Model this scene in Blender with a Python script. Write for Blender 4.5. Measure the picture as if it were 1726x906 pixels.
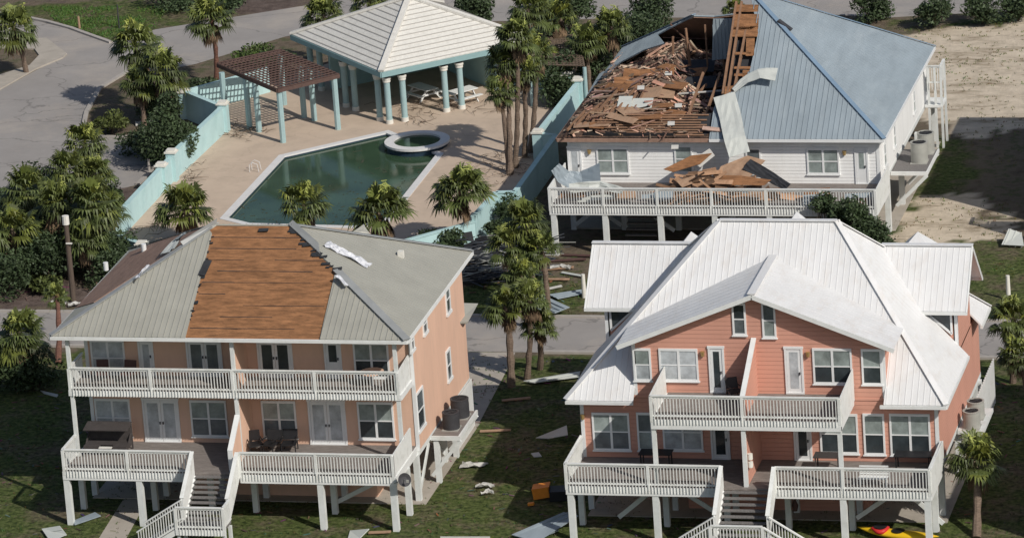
import bpy, bmesh, math, random
from mathutils import Vector, Matrix, noise
from mathutils.geometry import tessellate_polygon
random.seed(7)
for o in list(bpy.data.objects): bpy.data.objects.remove(o)
SC = bpy.context.scene
COL = SC.collection
R = math.radians

# ------------------------------------------------------------------ camera
PSI, DEL, ROLL, FPX, HCAM = R(14.3), R(18.15), R(4.05), 9000.0, 92.9
_f = Vector((-math.sin(PSI)*math.cos(DEL), math.cos(PSI)*math.cos(DEL), -math.sin(DEL)))
_r = Vector((math.cos(PSI), math.sin(PSI), 0)); _u = _r.cross(_f)
R2 = _r*math.cos(ROLL) - _u*math.sin(ROLL); U2 = _r*math.sin(ROLL) + _u*math.cos(ROLL)
CAM = -_f*(HCAM/math.sin(DEL))
cd = bpy.data.cameras.new('camera'); cam = bpy.data.objects.new('camera', cd); COL.objects.link(cam)
M = Matrix((R2, U2, -_f)).transposed().to_4x4(); M.translation = CAM
cam.matrix_world = M
cd.sensor_width = 36; cd.lens = 36*FPX/1726; cd.clip_start = 1; cd.clip_end = 8000
SC.camera = cam
# ------------------------------------------------------------------ light
SUN_AZ, SUN_EL = R(-37), R(38.5)
w = bpy.data.worlds.new('World'); SC.world = w; w.use_nodes = True
nt = w.node_tree; bg = nt.nodes['Background']
sky = nt.nodes.new('ShaderNodeTexSky'); sky.sky_type = 'NISHITA'; sky.sun_disc = False
sky.sun_elevation = SUN_EL; sky.sun_rotation = math.pi/2 - SUN_AZ; sky.air_density = 1.0; sky.dust_density = 1.5
nt.links.new(sky.outputs[0], bg.inputs[0]); bg.inputs[1].default_value = 0.075
sd = bpy.data.lights.new('sun', 'SUN'); sd.energy = 3.6; sd.angle = R(0.6); sd.color = (1, .95, .87)
so = bpy.data.objects.new('sun', sd); COL.objects.link(so)
SV = Vector((math.cos(SUN_AZ)*math.cos(SUN_EL), math.sin(SUN_AZ)*math.cos(SUN_EL), math.sin(SUN_EL)))
so.rotation_euler = SV.to_track_quat('Z', 'Y').to_euler(); so.location = (60, -60, 80)
SC.view_settings.view_transform = 'Standard'; SC.view_settings.look = 'None'
SC.view_settings.exposure = 0.0; SC.view_settings.gamma = 1

# ------------------------------------------------------------------ survey helpers: photo pixel -> point on a known plane
def ray(px, py): return R2*((px-863)/FPX) - U2*((py-453)/FPX) + _f
def P(px, py, x=None, y=None, z=None):
    d = ray(px, py)
    if x is not None: t = (x-CAM.x)/d.x
    elif y is not None: t = (y-CAM.y)/d.y
    else: t = (z-CAM.z)/d.z
    return CAM + d*t
def PP(px, py, plane):
    c, n = plane; d = ray(px, py); return CAM + d*((c-CAM).dot(n)/d.dot(n))
def plane3(a, b, c):
    a, b, c = Vector(a), Vector(b), Vector(c); n = (b-a).cross(c-a).normalized()
    if n.z < 0: n = -n
    return (a, n)

# ------------------------------------------------------------------ materials
def mat(name, col, rough=.7, var=.12, scale=3., spec=.3, metal=0., bump=0., bscale=20., cs=.9, cracks=0, stains=None, clap=0, axis=2, stretch=None, attr=None):
    m = bpy.data.materials.new(name); m.use_nodes = True; n = m.node_tree.nodes; l = m.node_tree.links
    b = n['Principled BSDF']; b.inputs['Roughness'].default_value = rough; b.inputs['Metallic'].default_value = metal
    b.inputs['Specular IOR Level'].default_value = spec
    tc = n.new('ShaderNodeTexCoord'); mp = n.new('ShaderNodeMapping'); l.new(tc.outputs['Object'], mp.inputs[0])
    if stretch: mp.inputs['Scale'].default_value = stretch
    nz = n.new('ShaderNodeTexNoise'); nz.inputs['Scale'].default_value = scale; nz.inputs['Detail'].default_value = 6; nz.inputs['Roughness'].default_value = .65
    l.new(mp.outputs[0], nz.inputs['Vector'])
    cr = n.new('ShaderNodeValToRGB'); cr.color_ramp.elements[0].position = .3; cr.color_ramp.elements[1].position = .7
    c0 = [c*(1-var) for c in col]; c1 = [min(1, c*(1+var)) for c in col]
    cr.color_ramp.elements[0].color = (*c0, 1); cr.color_ramp.elements[1].color = (*c1, 1)
    l.new(nz.outputs['Fac'], cr.inputs[0]); out = cr.outputs[0]
    if stains:
        sc, amt, scol = stains
        n2 = n.new('ShaderNodeTexNoise'); n2.inputs['Scale'].default_value = sc; n2.inputs['Detail'].default_value = 8; n2.inputs['Roughness'].default_value = .7
        l.new(mp.outputs[0], n2.inputs['Vector'])
        r2 = n.new('ShaderNodeValToRGB'); r2.color_ramp.elements[0].position = .5; r2.color_ramp.elements[1].position = .72
        r2.color_ramp.elements[1].color = (amt, amt, amt, 1)
        l.new(n2.outputs['Fac'], r2.inputs[0])
        mx = n.new('ShaderNodeMix'); mx.data_type = 'RGBA'; l.new(r2.outputs[0], mx.inputs[0]); l.new(out, mx.inputs[6]); mx.inputs[7].default_value = (*scol, 1); out = mx.outputs[2]
    if cracks:
        mw = n.new('ShaderNodeMapping'); mw.inputs['Scale'].default_value = (.13, .2, .2); l.new(tc.outputs['Object'], mw.inputs[0])
        wn = n.new('ShaderNodeTexNoise'); wn.inputs['Scale'].default_value = 3; wn.inputs['Detail'].default_value = 5; l.new(mw.outputs[0], wn.inputs[0])
        ad = n.new('ShaderNodeVectorMath'); ad.operation = 'MULTIPLY_ADD'; ad.inputs[1].default_value = (.5, .5, .5); l.new(wn.outputs['Color'], ad.inputs[0]); l.new(mw.outputs[0], ad.inputs[2])
        vo = n.new('ShaderNodeTexVoronoi'); vo.feature = 'DISTANCE_TO_EDGE'; vo.inputs['Scale'].default_value = 1.0; l.new(ad.outputs[0], vo.inputs['Vector'])
        vr = n.new('ShaderNodeValToRGB'); vr.color_ramp.elements[0].position = .004; vr.color_ramp.elements[0].color = (cracks, cracks, cracks, 1); vr.color_ramp.elements[1].position = .012; vr.color_ramp.elements[1].color = (0, 0, 0, 1); l.new(vo.outputs['Distance'], vr.inputs[0])
        mx = n.new('ShaderNodeMix'); mx.data_type = 'RGBA'; l.new(vr.outputs[0], mx.inputs[0]); l.new(out, mx.inputs[6]); mx.inputs[7].default_value = (*[c*.45 for c in col], 1); out = mx.outputs[2]
    if attr:
        at = n.new('ShaderNodeAttribute'); at.attribute_name = attr
        mx = n.new('ShaderNodeMix'); mx.data_type = 'RGBA'; mx.blend_type = 'MULTIPLY'; mx.inputs[0].default_value = 1
        l.new(out, mx.inputs[6]); l.new(at.outputs['Color'], mx.inputs[7]); out = mx.outputs[2]
    l.new(out, b.inputs['Base Color'])
    h = None
    if clap:   # lapped boards: sawtooth along an axis
        sx = n.new('ShaderNodeSeparateXYZ'); l.new(tc.outputs['Object'], sx.inputs[0])
        mu = n.new('ShaderNodeMath'); mu.operation = 'DIVIDE'; mu.inputs[1].default_value = clap; l.new(sx.outputs[axis], mu.inputs[0])
        fr = n.new('ShaderNodeMath'); fr.operation = 'FRACT'; l.new(mu.outputs[0], fr.inputs[0])
        ra = n.new('ShaderNodeValToRGB'); e = ra.color_ramp.elements; e[0].position = 0; e[0].color = (1, 1, 1, 1); e[1].position = 1; e[1].color = (.25, .25, .25, 1)
        q = ra.color_ramp.elements.new(.9); q.color = (.55, .55, .55, 1); q = ra.color_ramp.elements.new(.93); q.color = (0, 0, 0, 1)
        l.new(fr.outputs[0], ra.inputs[0])
        bu = n.new('ShaderNodeBump'); bu.inputs['Strength'].default_value = cs; bu.inputs['Distance'].default_value = .03
        l.new(ra.outputs[0], bu.inputs['Height']); l.new(bu.outputs[0], b.inputs['Normal']); h = bu
    if bump:
        n3 = n.new('ShaderNodeTexNoise'); n3.inputs['Scale'].default_value = bscale; n3.inputs['Detail'].default_value = 5
        l.new(mp.outputs[0], n3.inputs['Vector'])
        bu = n.new('ShaderNodeBump'); bu.inputs['Strength'].default_value = bump; bu.inputs['Distance'].default_value = .05
        l.new(n3.outputs['Fac'], bu.inputs['Height']); l.new(bu.outputs[0], b.inputs['Normal'])
        if h: l.new(h.outputs[0], bu.inputs['Normal'])
    return m
MT = dict(
 peach=mat('peach_siding', (.68, .445, .33), .75, .06, .6, cs=.3, clap=.19, stretch=(1.6,1.6,.35), stains=(1.1, .4, (.52, .36, .28))),
 coral=mat('coral_siding', (.585, .30, .225), .7, .07, .6, clap=.22, stretch=(1.6,1.6,.35), stains=(1.2, .4, (.46, .25, .19))),
 whitesid=mat('white_siding', (.82, .82, .81), .7, .05, .8, clap=.20, stretch=(1.6,1.6,.35), stains=(1.2, .25, (.6, .59, .55))),
 white=mat('white_paint', (.72, .73, .72), .6, .05, 2, stains=(1.6, .35, (.52, .52, .47))),
 pile=mat('painted_pile', (.66, .68, .67), .7, .07, 2, stains=(1.4, .45, (.42, .43, .38))),
 rail=mat('railing_paint', (.72, .73, .71), .6, .05, 2, stains=(1.6, .6, (.46, .46, .42))),
 trim=mat('window_trim', (.74, .75, .75), .5, .04, 2),
 deck=mat('weathered_boards', (.20, .175, .16), .85, .3, 3, stretch=(1, 9, 1), stains=(1.5, .5, (.33, .31, .29))),
 tread=mat('stair_treads', (.17, .16, .155), .85, .3, 4, stretch=(6, 1, 1)),
 whiteroof=mat('white_roof_metal', (.70, .70, .70), .45, .05, .9, spec=.4, stretch=(1.5, .5, .7), stains=(1.3, .4, (.55, .49, .43))),
 greyroof=mat('grey_roof_metal', (.335, .33, .29), .5, .07, .7, spec=.4, stains=(1.1, .3, (.42, .41, .36))),
 blueroof=mat('blue_roof_metal', (.275, .325, .36), .5, .12, .8, spec=.4, stretch=(1.6,.35,.5), stains=(.7, .6, (.37, .42, .45))),
 bluecap=mat('blue_ridge_metal', (.18, .26, .35), .45, .1, 1, spec=.4),
 greycap=mat('grey_ridge_metal', (.27, .28, .28), .45, .1, 1, spec=.4),
 bareback=mat('primed_metal_back', (.52, .54, .51), .5, .12, 2, spec=.4, stains=(2, .4, (.34, .36, .33))),
 osb=mat('roof_sheathing', (.28, .135, .062), .85, .45, 2.2, bump=.7, bscale=14, stretch=(.5, 2.4, 1.6), stains=(5.5, .8, (.13, .065, .033))),
 osbdark=mat('brown_underlay', (.32, .205, .155), .9, .2, 1.4, bump=.3, stretch=(3, .6, 1), stains=(1.6, .5, (.2, .125, .09))),
 lumber=mat('splintered_lumber', (.255, .15, .10), .85, .35, 2, bump=.3, stretch=(1, 1, 1), stains=(3, .5, (.16, .08, .05)), attr='tint'),
 rafter=mat('rafters', (.25, .145, .09), .85, .3, 3, stains=(3, .5, (.2, .1, .05))),
 ply=mat('plywood', (.36, .235, .155), .8, .25, 1.5, stains=(2, .5, (.25, .12, .06))),
 felt=mat('tar_paper', (.035, .037, .042), .85, .3, 2, bump=.4, bscale=4),
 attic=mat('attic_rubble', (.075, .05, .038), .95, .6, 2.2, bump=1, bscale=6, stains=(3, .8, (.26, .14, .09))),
 tile=mat('pale_roof_tiles', (.68, .66, .61), .8, .08, 5, bump=.5, bscale=12, stains=(1.6, .35, (.45, .43, .38))),
 tilejoint=mat('dark_tile_lip', (.40, .38, .35), .9, .1, 4),  # raised lips between tile rows, darker than the tiles
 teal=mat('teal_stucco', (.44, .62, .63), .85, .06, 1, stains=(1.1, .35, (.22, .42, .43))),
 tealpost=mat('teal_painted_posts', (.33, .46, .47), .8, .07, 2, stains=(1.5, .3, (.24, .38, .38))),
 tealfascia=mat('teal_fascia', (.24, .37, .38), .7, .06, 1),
 cap=mat('white_stone_cap', (.70, .68, .62), .8, .08, 4),
 lattice=mat('brown_lattice', (.105, .065, .055), .8, .2, 4),
 paver=mat('pool_deck_concrete', (.53, .42, .325), .9, .08, .6, cracks=.15, bump=.1, stains=(.5, .7, (.40, .32, .25))),
 coping=mat('pool_coping', (.66, .65, .64), .7, .06, 3, stains=(2, .3, (.5, .48, .45))),
 bluetile=mat('dark_pool_tile', (.025, .045, .07), .3, .2, 8),
 concrete=mat('concrete', (.40, .36, .31), .9, .1, 1.2, bump=.2, stains=(.8, .5, (.3, .27, .23))),
 asphalt=mat('old_asphalt', (.30, .28, .265), .95, .09, .35, cracks=.55, bump=.25, bscale=14, stains=(.16, .8, (.42, .37, .32))),
 kerb=mat('kerb_concrete', (.38, .35, .32), .9, .1, 2),
 dark=mat('black_plastic', (.02, .02, .022), .5, .2, 3),
 rubble=mat('dark_twisted_metal', (.055, .06, .07), .5, .4, 2, spec=.5),
 acgrey=mat('beige_steel', (.36, .36, .33), .55, .08, 3, spec=.4),
 acdark=mat('dark_steel', (.05, .05, .055), .55, .15, 3),
 pole=mat('brown_pole', (.10, .075, .06), .9, .2, 4, stretch=(1, 1, .2)),
 yellow=mat('yellow_plastic', (.80, .50, .02), .4, .05, 2), red=mat('red_plastic', (.55, .03, .03), .45, .1, 2),
 orange=mat('orange_plastic', (.75, .25, .03), .5, .1, 2),
 tarp=mat('silver_foil', (.62, .63, .66), .35, .15, 4, bump=.8, bscale=3, spec=.6),
 wicker=mat('grey_canvas', (.06, .052, .05), .9, .2, 3), foam=mat('white_scrap', (.50, .49, .46), .8, .1, 3),
 leaflitter=mat('wet_leaf_litter', (.055, .06, .04), .8, .3, 3),
 rust=mat('red_wicker', (.09, .05, .045), .8, .2, 4), brass=mat('brass', (.5, .35, .15), .4, .1, 3, metal=.6),
 trunk=mat('palm_trunk', (.17, .125, .095), .95, .35, 5, bump=.8, bscale=7, stretch=(1, 1, 3)),
 trunkred=mat('red_palm_boots', (.15, .075, .055), .95, .35, 5, bump=.8, bscale=7, stretch=(1, 1, 3)),
 bark=mat('bark', (.09, .07, .055), .95, .3, 5, bump=.6),
 frond=mat('palm_frond', (.092, .118, .036), .55, .15, 2, spec=.35, attr='tint'),
 straw=mat('pale_flower_stalks', (.34, .31, .16), .8, .2, 3),
 dead=mat('dead_frond', (.17, .115, .07), .9, .25, 2, attr='tint'),
 leaf=mat('shrub_leaf', (.045, .068, .03), .6, .15, 2, spec=.3, attr='tint'),
 branch=mat('stripped_branches', (.16, .12, .09), .95, .3, 3),
)
def glass(name, col, rough=.12):
    m = mat(name, col, rough, .4, 1.3, spec=.6); return m
MT['glass'] = glass('dark_window_glass', (.035, .045, .05)); MT['blind'] = glass('window_glass_over_blind', (.25, .29, .28), .2)
MT['blindshade'] = glass('window_glass_over_pale_blind', (.42, .45, .47), .25); MT['midglass'] = glass('grey_window_glass', (.12, .14, .15), .15)
def water():
    m = bpy.data.materials.new('green_pool_water'); m.use_nodes = True; n = m.node_tree.nodes; l = m.node_tree.links; b = n['Principled BSDF']
    b.inputs['Roughness'].default_value = .09; b.inputs['IOR'].default_value = 1.33; b.inputs['Specular IOR Level'].default_value = .5
    tc = n.new('ShaderNodeTexCoord'); nz = n.new('ShaderNodeTexNoise'); nz.inputs['Scale'].default_value = .35; nz.inputs['Detail'].default_value = 5
    l.new(tc.outputs['Object'], nz.inputs[0]); cr = n.new('ShaderNodeValToRGB')
    cr.color_ramp.elements[0].position = .3; cr.color_ramp.elements[0].color = (.022, .046, .024, 1); cr.color_ramp.elements[1].position = .75; cr.color_ramp.elements[1].color = (.058, .105, .06, 1)
    l.new(nz.outputs[0], cr.inputs[0]); l.new(cr.outputs[0], b.inputs['Base Color'])
    n2 = n.new('ShaderNodeTexNoise'); n2.inputs['Scale'].default_value = 2.5; l.new(tc.outputs['Object'], n2.inputs[0])
    bu = n.new('ShaderNodeBump'); bu.inputs['Strength'].default_value = .05; bu.inputs['Distance'].default_value = .02
    l.new(n2.outputs[0], bu.inputs['Height']); l.new(bu.outputs[0], b.inputs['Normal']); return m
MT['water'] = water()

# ------------------------------------------------------------------ mesh helpers
class MB:
    def __init__(s): s.v = []; s.f = []; s.t = None
    def add(s, vs, fs, tint=None):
        k = len(s.v); s.v += [Vector(a) for a in vs]; s.f += [tuple(k+i for i in f) for f in fs]
        if tint is not None:
            if s.t is None: s.t = []
            s.t += [tint]*len(vs)
        return s
    def box(s, x0, x1, y0, y1, z0, z1):
        x0, x1 = sorted((x0, x1)); y0, y1 = sorted((y0, y1)); z0, z1 = sorted((z0, z1))
        return s.add([(x0,y0,z0),(x1,y0,z0),(x1,y1,z0),(x0,y1,z0),(x0,y0,z1),(x1,y0,z1),(x1,y1,z1),(x0,y1,z1)],
                     [(0,3,2,1),(4,5,6,7),(0,1,5,4),(1,2,6,5),(2,3,7,6),(3,0,4,7)])
    def beam(s, a, b, w, h, up=(0, 0, 1), tint=None):
        a, b, up = Vector(a), Vector(b), Vector(up); d = (b-a).normalized(); sx = d.cross(up)
        if sx.length < 1e-4: sx = d.cross(Vector((0, 1, 0)))
        sx.normalize(); uz = sx.cross(d)
        vs = [p + sx*(i*w/2) + uz*(j*h/2) for p in (a, b) for i, j in ((-1,-1),(1,-1),(1,1),(-1,1))]
        return s.add(vs, [(0,3,2,1),(4,5,6,7),(0,1,5,4),(1,2,6,5),(2,3,7,6),(3,0,4,7)], tint)
    def cyl(s, a, b, r0, r1=None, n=12, cap=True):
        a, b = Vector(a), Vector(b); r1 = r0 if r1 is None else r1; d = (b-a).normalized()
        x = d.orthogonal().normalized(); y = d.cross(x)
        vs = [c + (x*math.cos(2*math.pi*i/n) + y*math.sin(2*math.pi*i/n))*r for c, r in ((a, r0), (b, r1)) for i in range(n)]
        fs = [(i, (i+1) % n, n+(i+1) % n, n+i) for i in range(n)]
        if cap: fs += [tuple(range(n))[::-1], tuple(range(n, 2*n))]
        return s.add(vs, fs)
    def tube(s, pts, rs, n=8):
        pts = [Vector(p) for p in pts]; vs = []; k = len(s.v)
        for i, p in enumerate(pts):
            d = (pts[min(i+1, len(pts)-1)] - pts[max(i-1, 0)]).normalized(); x = d.cross(Vector((.3, 1, .1))).normalized(); y = d.cross(x)
            vs += [p + (x*math.cos(2*math.pi*j/n) + y*math.sin(2*math.pi*j/n))*rs[i] for j in range(n)]
        fs = [(i*n+j, i*n+(j+1) % n, (i+1)*n+(j+1) % n, (i+1)*n+j) for i in range(len(pts)-1) for j in range(n)]
        fs += [tuple(range(n))[::-1], tuple(range((len(pts)-1)*n, len(pts)*n))]
        return s.add(vs, fs)
    def slab(s, poly, t, n=None):
        """flat polygon given thickness t below its face (n = normal)"""
        poly = [Vector(p) for p in poly]
        if n is None:
            n = Vector((0, 0, 0))
            for i in range(len(poly)): n += (poly[i]-poly[0]).cross(poly[(i+1) % len(poly)]-poly[0])
            n.normalize()
        m = len(poly); tri = tessellate_polygon([poly])
        # orient
        area = Vector((0, 0, 0))
        for i in range(m): area += poly[i].cross(poly[(i+1) % m])
        if area.dot(n) < 0: poly = poly[::-1]; tri = tessellate_polygon([poly])
        vs = poly + [p - n*t for p in poly]; fs = []
        for a, b, c in tri:
            nn = (poly[b]-poly[a]).cross(poly[c]-poly[a])
            if nn.dot(n) < 0: b, c = c, b
            fs += [(a, b, c), (a+m, c+m, b+m)]
        fs += [(i, i+m, (i+1) % m + m, (i+1) % m) for i in range(m)]
        return s.add(vs, fs)
    def ribs(s, poly, n, down, step, w, h, off=0):
        """raised seams running along `down` over a planar polygon"""
        n = n.normalized(); down = (down - n*down.dot(n)).normalized(); a = n.cross(down); o = Vector(poly[0])
        pts = [((Vector(p)-o).dot(a), (Vector(p)-o).dot(down)) for p in poly]
        lo, hi = min(p[0] for p in pts), max(p[0] for p in pts); c = lo + off + step*.5
        while c < hi:
            xs = []
            for i in range(len(pts)):
                (x0, y0), (x1, y1) = pts[i], pts[(i+1) % len(pts)]
                if (x0 <= c) != (x1 <= c): xs.append(y0 + (y1-y0)*(c-x0)/(x1-x0))
            xs.sort()
            for y0, y1 in zip(xs[::2], xs[1::2]):
                if y1-y0 > .08:
                    A = o + a*c + down*y0 + n*(h/2-.002); B = o + a*c + down*y1 + n*(h/2-.002); s.beam(A, B, w, h, n)
            c += step
        return s
    def build(s, name, m, parent=None, base=None, smooth=False):
        me = bpy.data.meshes.new(name); b = ROOTLOC.get(parent.name, Vector((0,0,0))) if parent else (base or Vector((0, 0, 0)))
        me.from_pydata([tuple(v-b) for v in s.v], [], s.f); me.update()
        if s.t:
            at = me.color_attributes.new('tint', 'FLOAT_COLOR', 'POINT')
            for i, c in enumerate(s.t): at.data[i].color = (*c, 1)
        elif m in (MT['frond'], MT['dead'], MT['leaf'], MT['lumber']):
            at = me.color_attributes.new('tint', 'FLOAT_COLOR', 'POINT')
            for i in range(len(me.vertices)): at.data[i].color = (1, 1, 1, 1)
        me.materials.append(m)
        if smooth:
            for p in me.polygons: p.use_smooth = True
        o = bpy.data.objects.new(name, me); COL.objects.link(o)
        if parent: o.parent = parent; ROOTLOC[o.name] = b
        else: o.location = b; ROOTLOC[o.name] = Vector(b)
        return o
ROOTLOC = {}
def tag(o, label=None, cat=None, group=None, kind=None):
    if label: o['label'] = label
    if cat: o['category'] = cat
    if group: o['group'] = group
    if kind: o['kind'] = kind
    return o
def thing(name, label, cat, loc, group=None):
    o = bpy.data.objects.new(name, None); COL.objects.link(o); o.location = loc; o.empty_display_size = .3
    ROOTLOC[o.name] = Vector(loc); return tag(o, label, cat, group)
def copy_tree(o, parent=None):
    c = o.copy(); COL.objects.link(c); c.parent = parent
    for ch in list(o.children): copy_tree(ch, c)
    return c

# ------------------------------------------------------------------ building parts
def window_front(root, r, y, pan='blind', low='glass', cols=2, sill=True, name='window'):
    """r = pixel rect on the wall plane facing the camera; frame proud of the wall"""
    a = P(r[0], r[1], y=y-.05); b = P(r[2], r[3], y=y-.05); wx(root, a.x, b.x, b.z, a.z, y, pan, low, cols, sill, name)
def wx(root, x0, x1, z0, z1, y, pan='blind', low='glass', cols=2, sill=True, name='window'):
    f = MB(); t = .09; f.box(x0, x1, y-.07, y+.02, z1-t, z1+.03); f.box(x0, x1, y-.07, y+.02, z0, z0+t)
    if sill: f.box(x0-.05, x1+.05, y-.12, y+.02, z0-.06, z0-.002)
    f.box(x0, x0+t, y-.068, y+.02, z0+t, z1-t); f.box(x1-t, x1, y-.068, y+.02, z0+t, z1-t)
    zm = (z0+z1)/2; wc = (x1-x0)/cols
    for i in range(1, cols): f.box(x0+i*wc-.055, x0+i*wc+.055, y-.067, y+.02, z0+t, z1-t)
    f.box(x0+t, x1-t, y-.055, y+.02, zm-.03, zm+.03)
    fr = f.build(name, MT['trim'], root)
    for i in range(cols):
        MB().box(x0+i*wc+t*.6, x0+(i+1)*wc-t*.6, y-.035, y+.01, zm+.03, z1-t+.01).build('upper_pane', MT[pan], fr)
        MB().box(x0+i*wc+t*.6, x0+(i+1)*wc-t*.6, y-.03, y+.01, z0+t-.01, zm-.03).build('lower_pane', MT[low], fr)
    return fr
def door_front(root, r, y, zf, leaves=1, g='midglass', half=False):
    a = P(r[0], r[1], y=y-.05); b = P(r[2], r[3], y=y-.05); x0, x1, z1 = a.x, b.x, a.z; t = .1
    f = MB(); f.box(x0, x0+t, y-.07, y+.02, zf, z1); f.box(x1-t, x1, y-.07, y+.02, zf, z1); f.box(x0-.03, x1+.03, y-.08, y+.02, z1, z1+.12); f.box(x0, x1, y-.1, y+.02, zf-.03, zf+.05)
    fr = f.build('door', MT['trim'], root); wl = (x1-x0-2*t)/leaves
    for i in range(leaves):
        u0 = x0+t+i*wl+.01; u1 = u0+wl-.02; lf = MB().box(u0, u1, y-.04, y+.01, zf+.05, z1-.02).build('door_leaf', MT['trim'], fr)
        zb = zf+.25 if not half else zf+(z1-zf)*.45
        MB().box(u0+.13, u1-.13, y-.05, y-.03, zb, z1-.16).build('door_glass', MT[g], fr)
        s = u1-.07 if i == 0 else u0+.07
        MB().box(s-.025, s+.025, y-.1, y-.04, zf+.95, zf+1.08).build('door_handle', MT['dark'], fr)
    return fr
def window_side(root, px, py, x, w, h, pan='midglass', low='glass'):
    c = P(px, py, x=x); y0, y1, z0, z1 = c.y-w/2, c.y+w/2, c.z-h/2, c.z+h/2; t = .09
    f = MB(); f.box(x-.02, x+.07, y0, y1, z1-t, z1+.03); f.box(x-.02, x+.11, y0-.04, y1+.04, z0-.05, z0+t); f.box(x-.02, x+.068, y0, y0+t, z0+t, z1-t); f.box(x-.02, x+.068, y1-t, y1, z0+t, z1-t)
    zm = (z0+z1)/2; f.box(x-.02, x+.055, y0+t, y1-t, zm-.03, zm+.03); fr = f.build('window', MT['trim'], root)
    MB().box(x-.01, x+.035, y0+t, y1-t, zm+.03, z1-t).build('upper_pane', MT[pan], fr); MB().box(x-.01, x+.03, y0+t, y1-t, z0+t, zm-.03).build('lower_pane', MT[low], fr)
def railing(root, a, b, h=1.12, bot=.12, step=.155, posts=(), m='rail', fascia=0, name='railing', solid=False):
    """a,b = floor-level end points; top rail, bottom rail, balusters"""
    a, b = Vector(a), Vector(b); mb = MB(); d = b-a; L = math.hypot(d.x, d.y); Z = Vector((0, 0, 1))
    mb.beam(a+Z*h, b+Z*h, .13, .06); mb.beam(a+Z*(h-.08), b+Z*(h-.08), .05, .09); mb.beam(a+Z*bot, b+Z*bot, .05, .09)
    n = int(L/step)
    for i in range(1, n):
        p = a + d*(i/n); mb.beam(p+Z*(bot+.03), p+Z*(h-.1), .05, .04, (d.x, d.y, 0))
        if abs(d.y) < .01: q_ = p-Vector((0, .085, 0)); mb.beam(q_-Z*.30, q_+Z*(bot+.02), .05, .03, (d.x, d.y, 0))
    o = mb.build(name, MT[m], root)
    for q in posts:
        p = a + d*q; MB().beam(p-Z*.2, p+Z*(h-.035), .14, .14, (d.x, d.y, 0)).build('railing_post', MT[m], o)
    return o
def pile(root, x, y, z1, s=.30, z0=-.3, name='pile', m='pile'):
    return MB().box(x-s/2, x+s/2, y-s/2, y+s/2, z0, z1).build(name, MT[m], root)
def rplane(root, poly, n, m, down, step=.3, w=.035, h=.035, t=.07, name='roof', off=0):
    mb = MB(); mb.slab(poly, t, n); mb.ribs(poly, n, Vector(down), step, w, h, off); return mb.build(name, MT[m], root)
def capline(root, a, b, m, w=.34, name='ridge_cap', lift=.05):
    a, b = Vector(a), Vector(b); z = Vector((0, 0, lift)); return MB().beam(a+z, b+z, w, .05).build(name, MT[m], root)
def condenser(name, label, x, y, z, r=.42, h=.85, m='acgrey', group=None):
    t = thing(name, label, 'air conditioner', (x, y, z), group)
    c = MB(); c.cyl((x, y, z+.04), (x, y, z+h), r, n=24); 
    for k in range(10): c.cyl((x, y, z+.08+k*.07), (x, y, z+.10+k*.07), r+.012, n=24)
    c.build('casing', MT[m], t); MB().box(x-r, x+r, y-r, y+r, z, z+.04).build('base_pad', MT['acgrey'], t)
    ring = MB(); n = 24
    for i in range(n):
        a0, a1 = 2*math.pi*i/n, 2*math.pi*(i+1)/n
        ring.beam((x+math.cos(a0)*(r-.03), y+math.sin(a0)*(r-.03), z+h+.02), (x+math.cos(a1)*(r-.03), y+math.sin(a1)*(r-.03), z+h+.02), .09, .06)
    ring.build('top_rim', MT['acgrey'] if m == 'acgrey' else MT[m], t); MB().cyl((x, y, z+h), (x, y, z+h+.012), r-.08, n=20).build('fan_grille', MT['dark'], t)
    fb = MB()
    for k in range(4):
        a = math.pi*k/4+.2; fb.beam((x-math.cos(a)*(r-.08), y-math.sin(a)*(r-.08), z+h+.03), (x+math.cos(a)*(r-.08), y+math.sin(a)*(r-.08), z+h+.03), .02, .02)
    fb.build('fan_guard', MT['acdark'], t)
def gutter(root, a, b, name='gutter', m='trim'):
    return MB().beam(a, b, .12, .16).build(name, MT[m], root)
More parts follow.
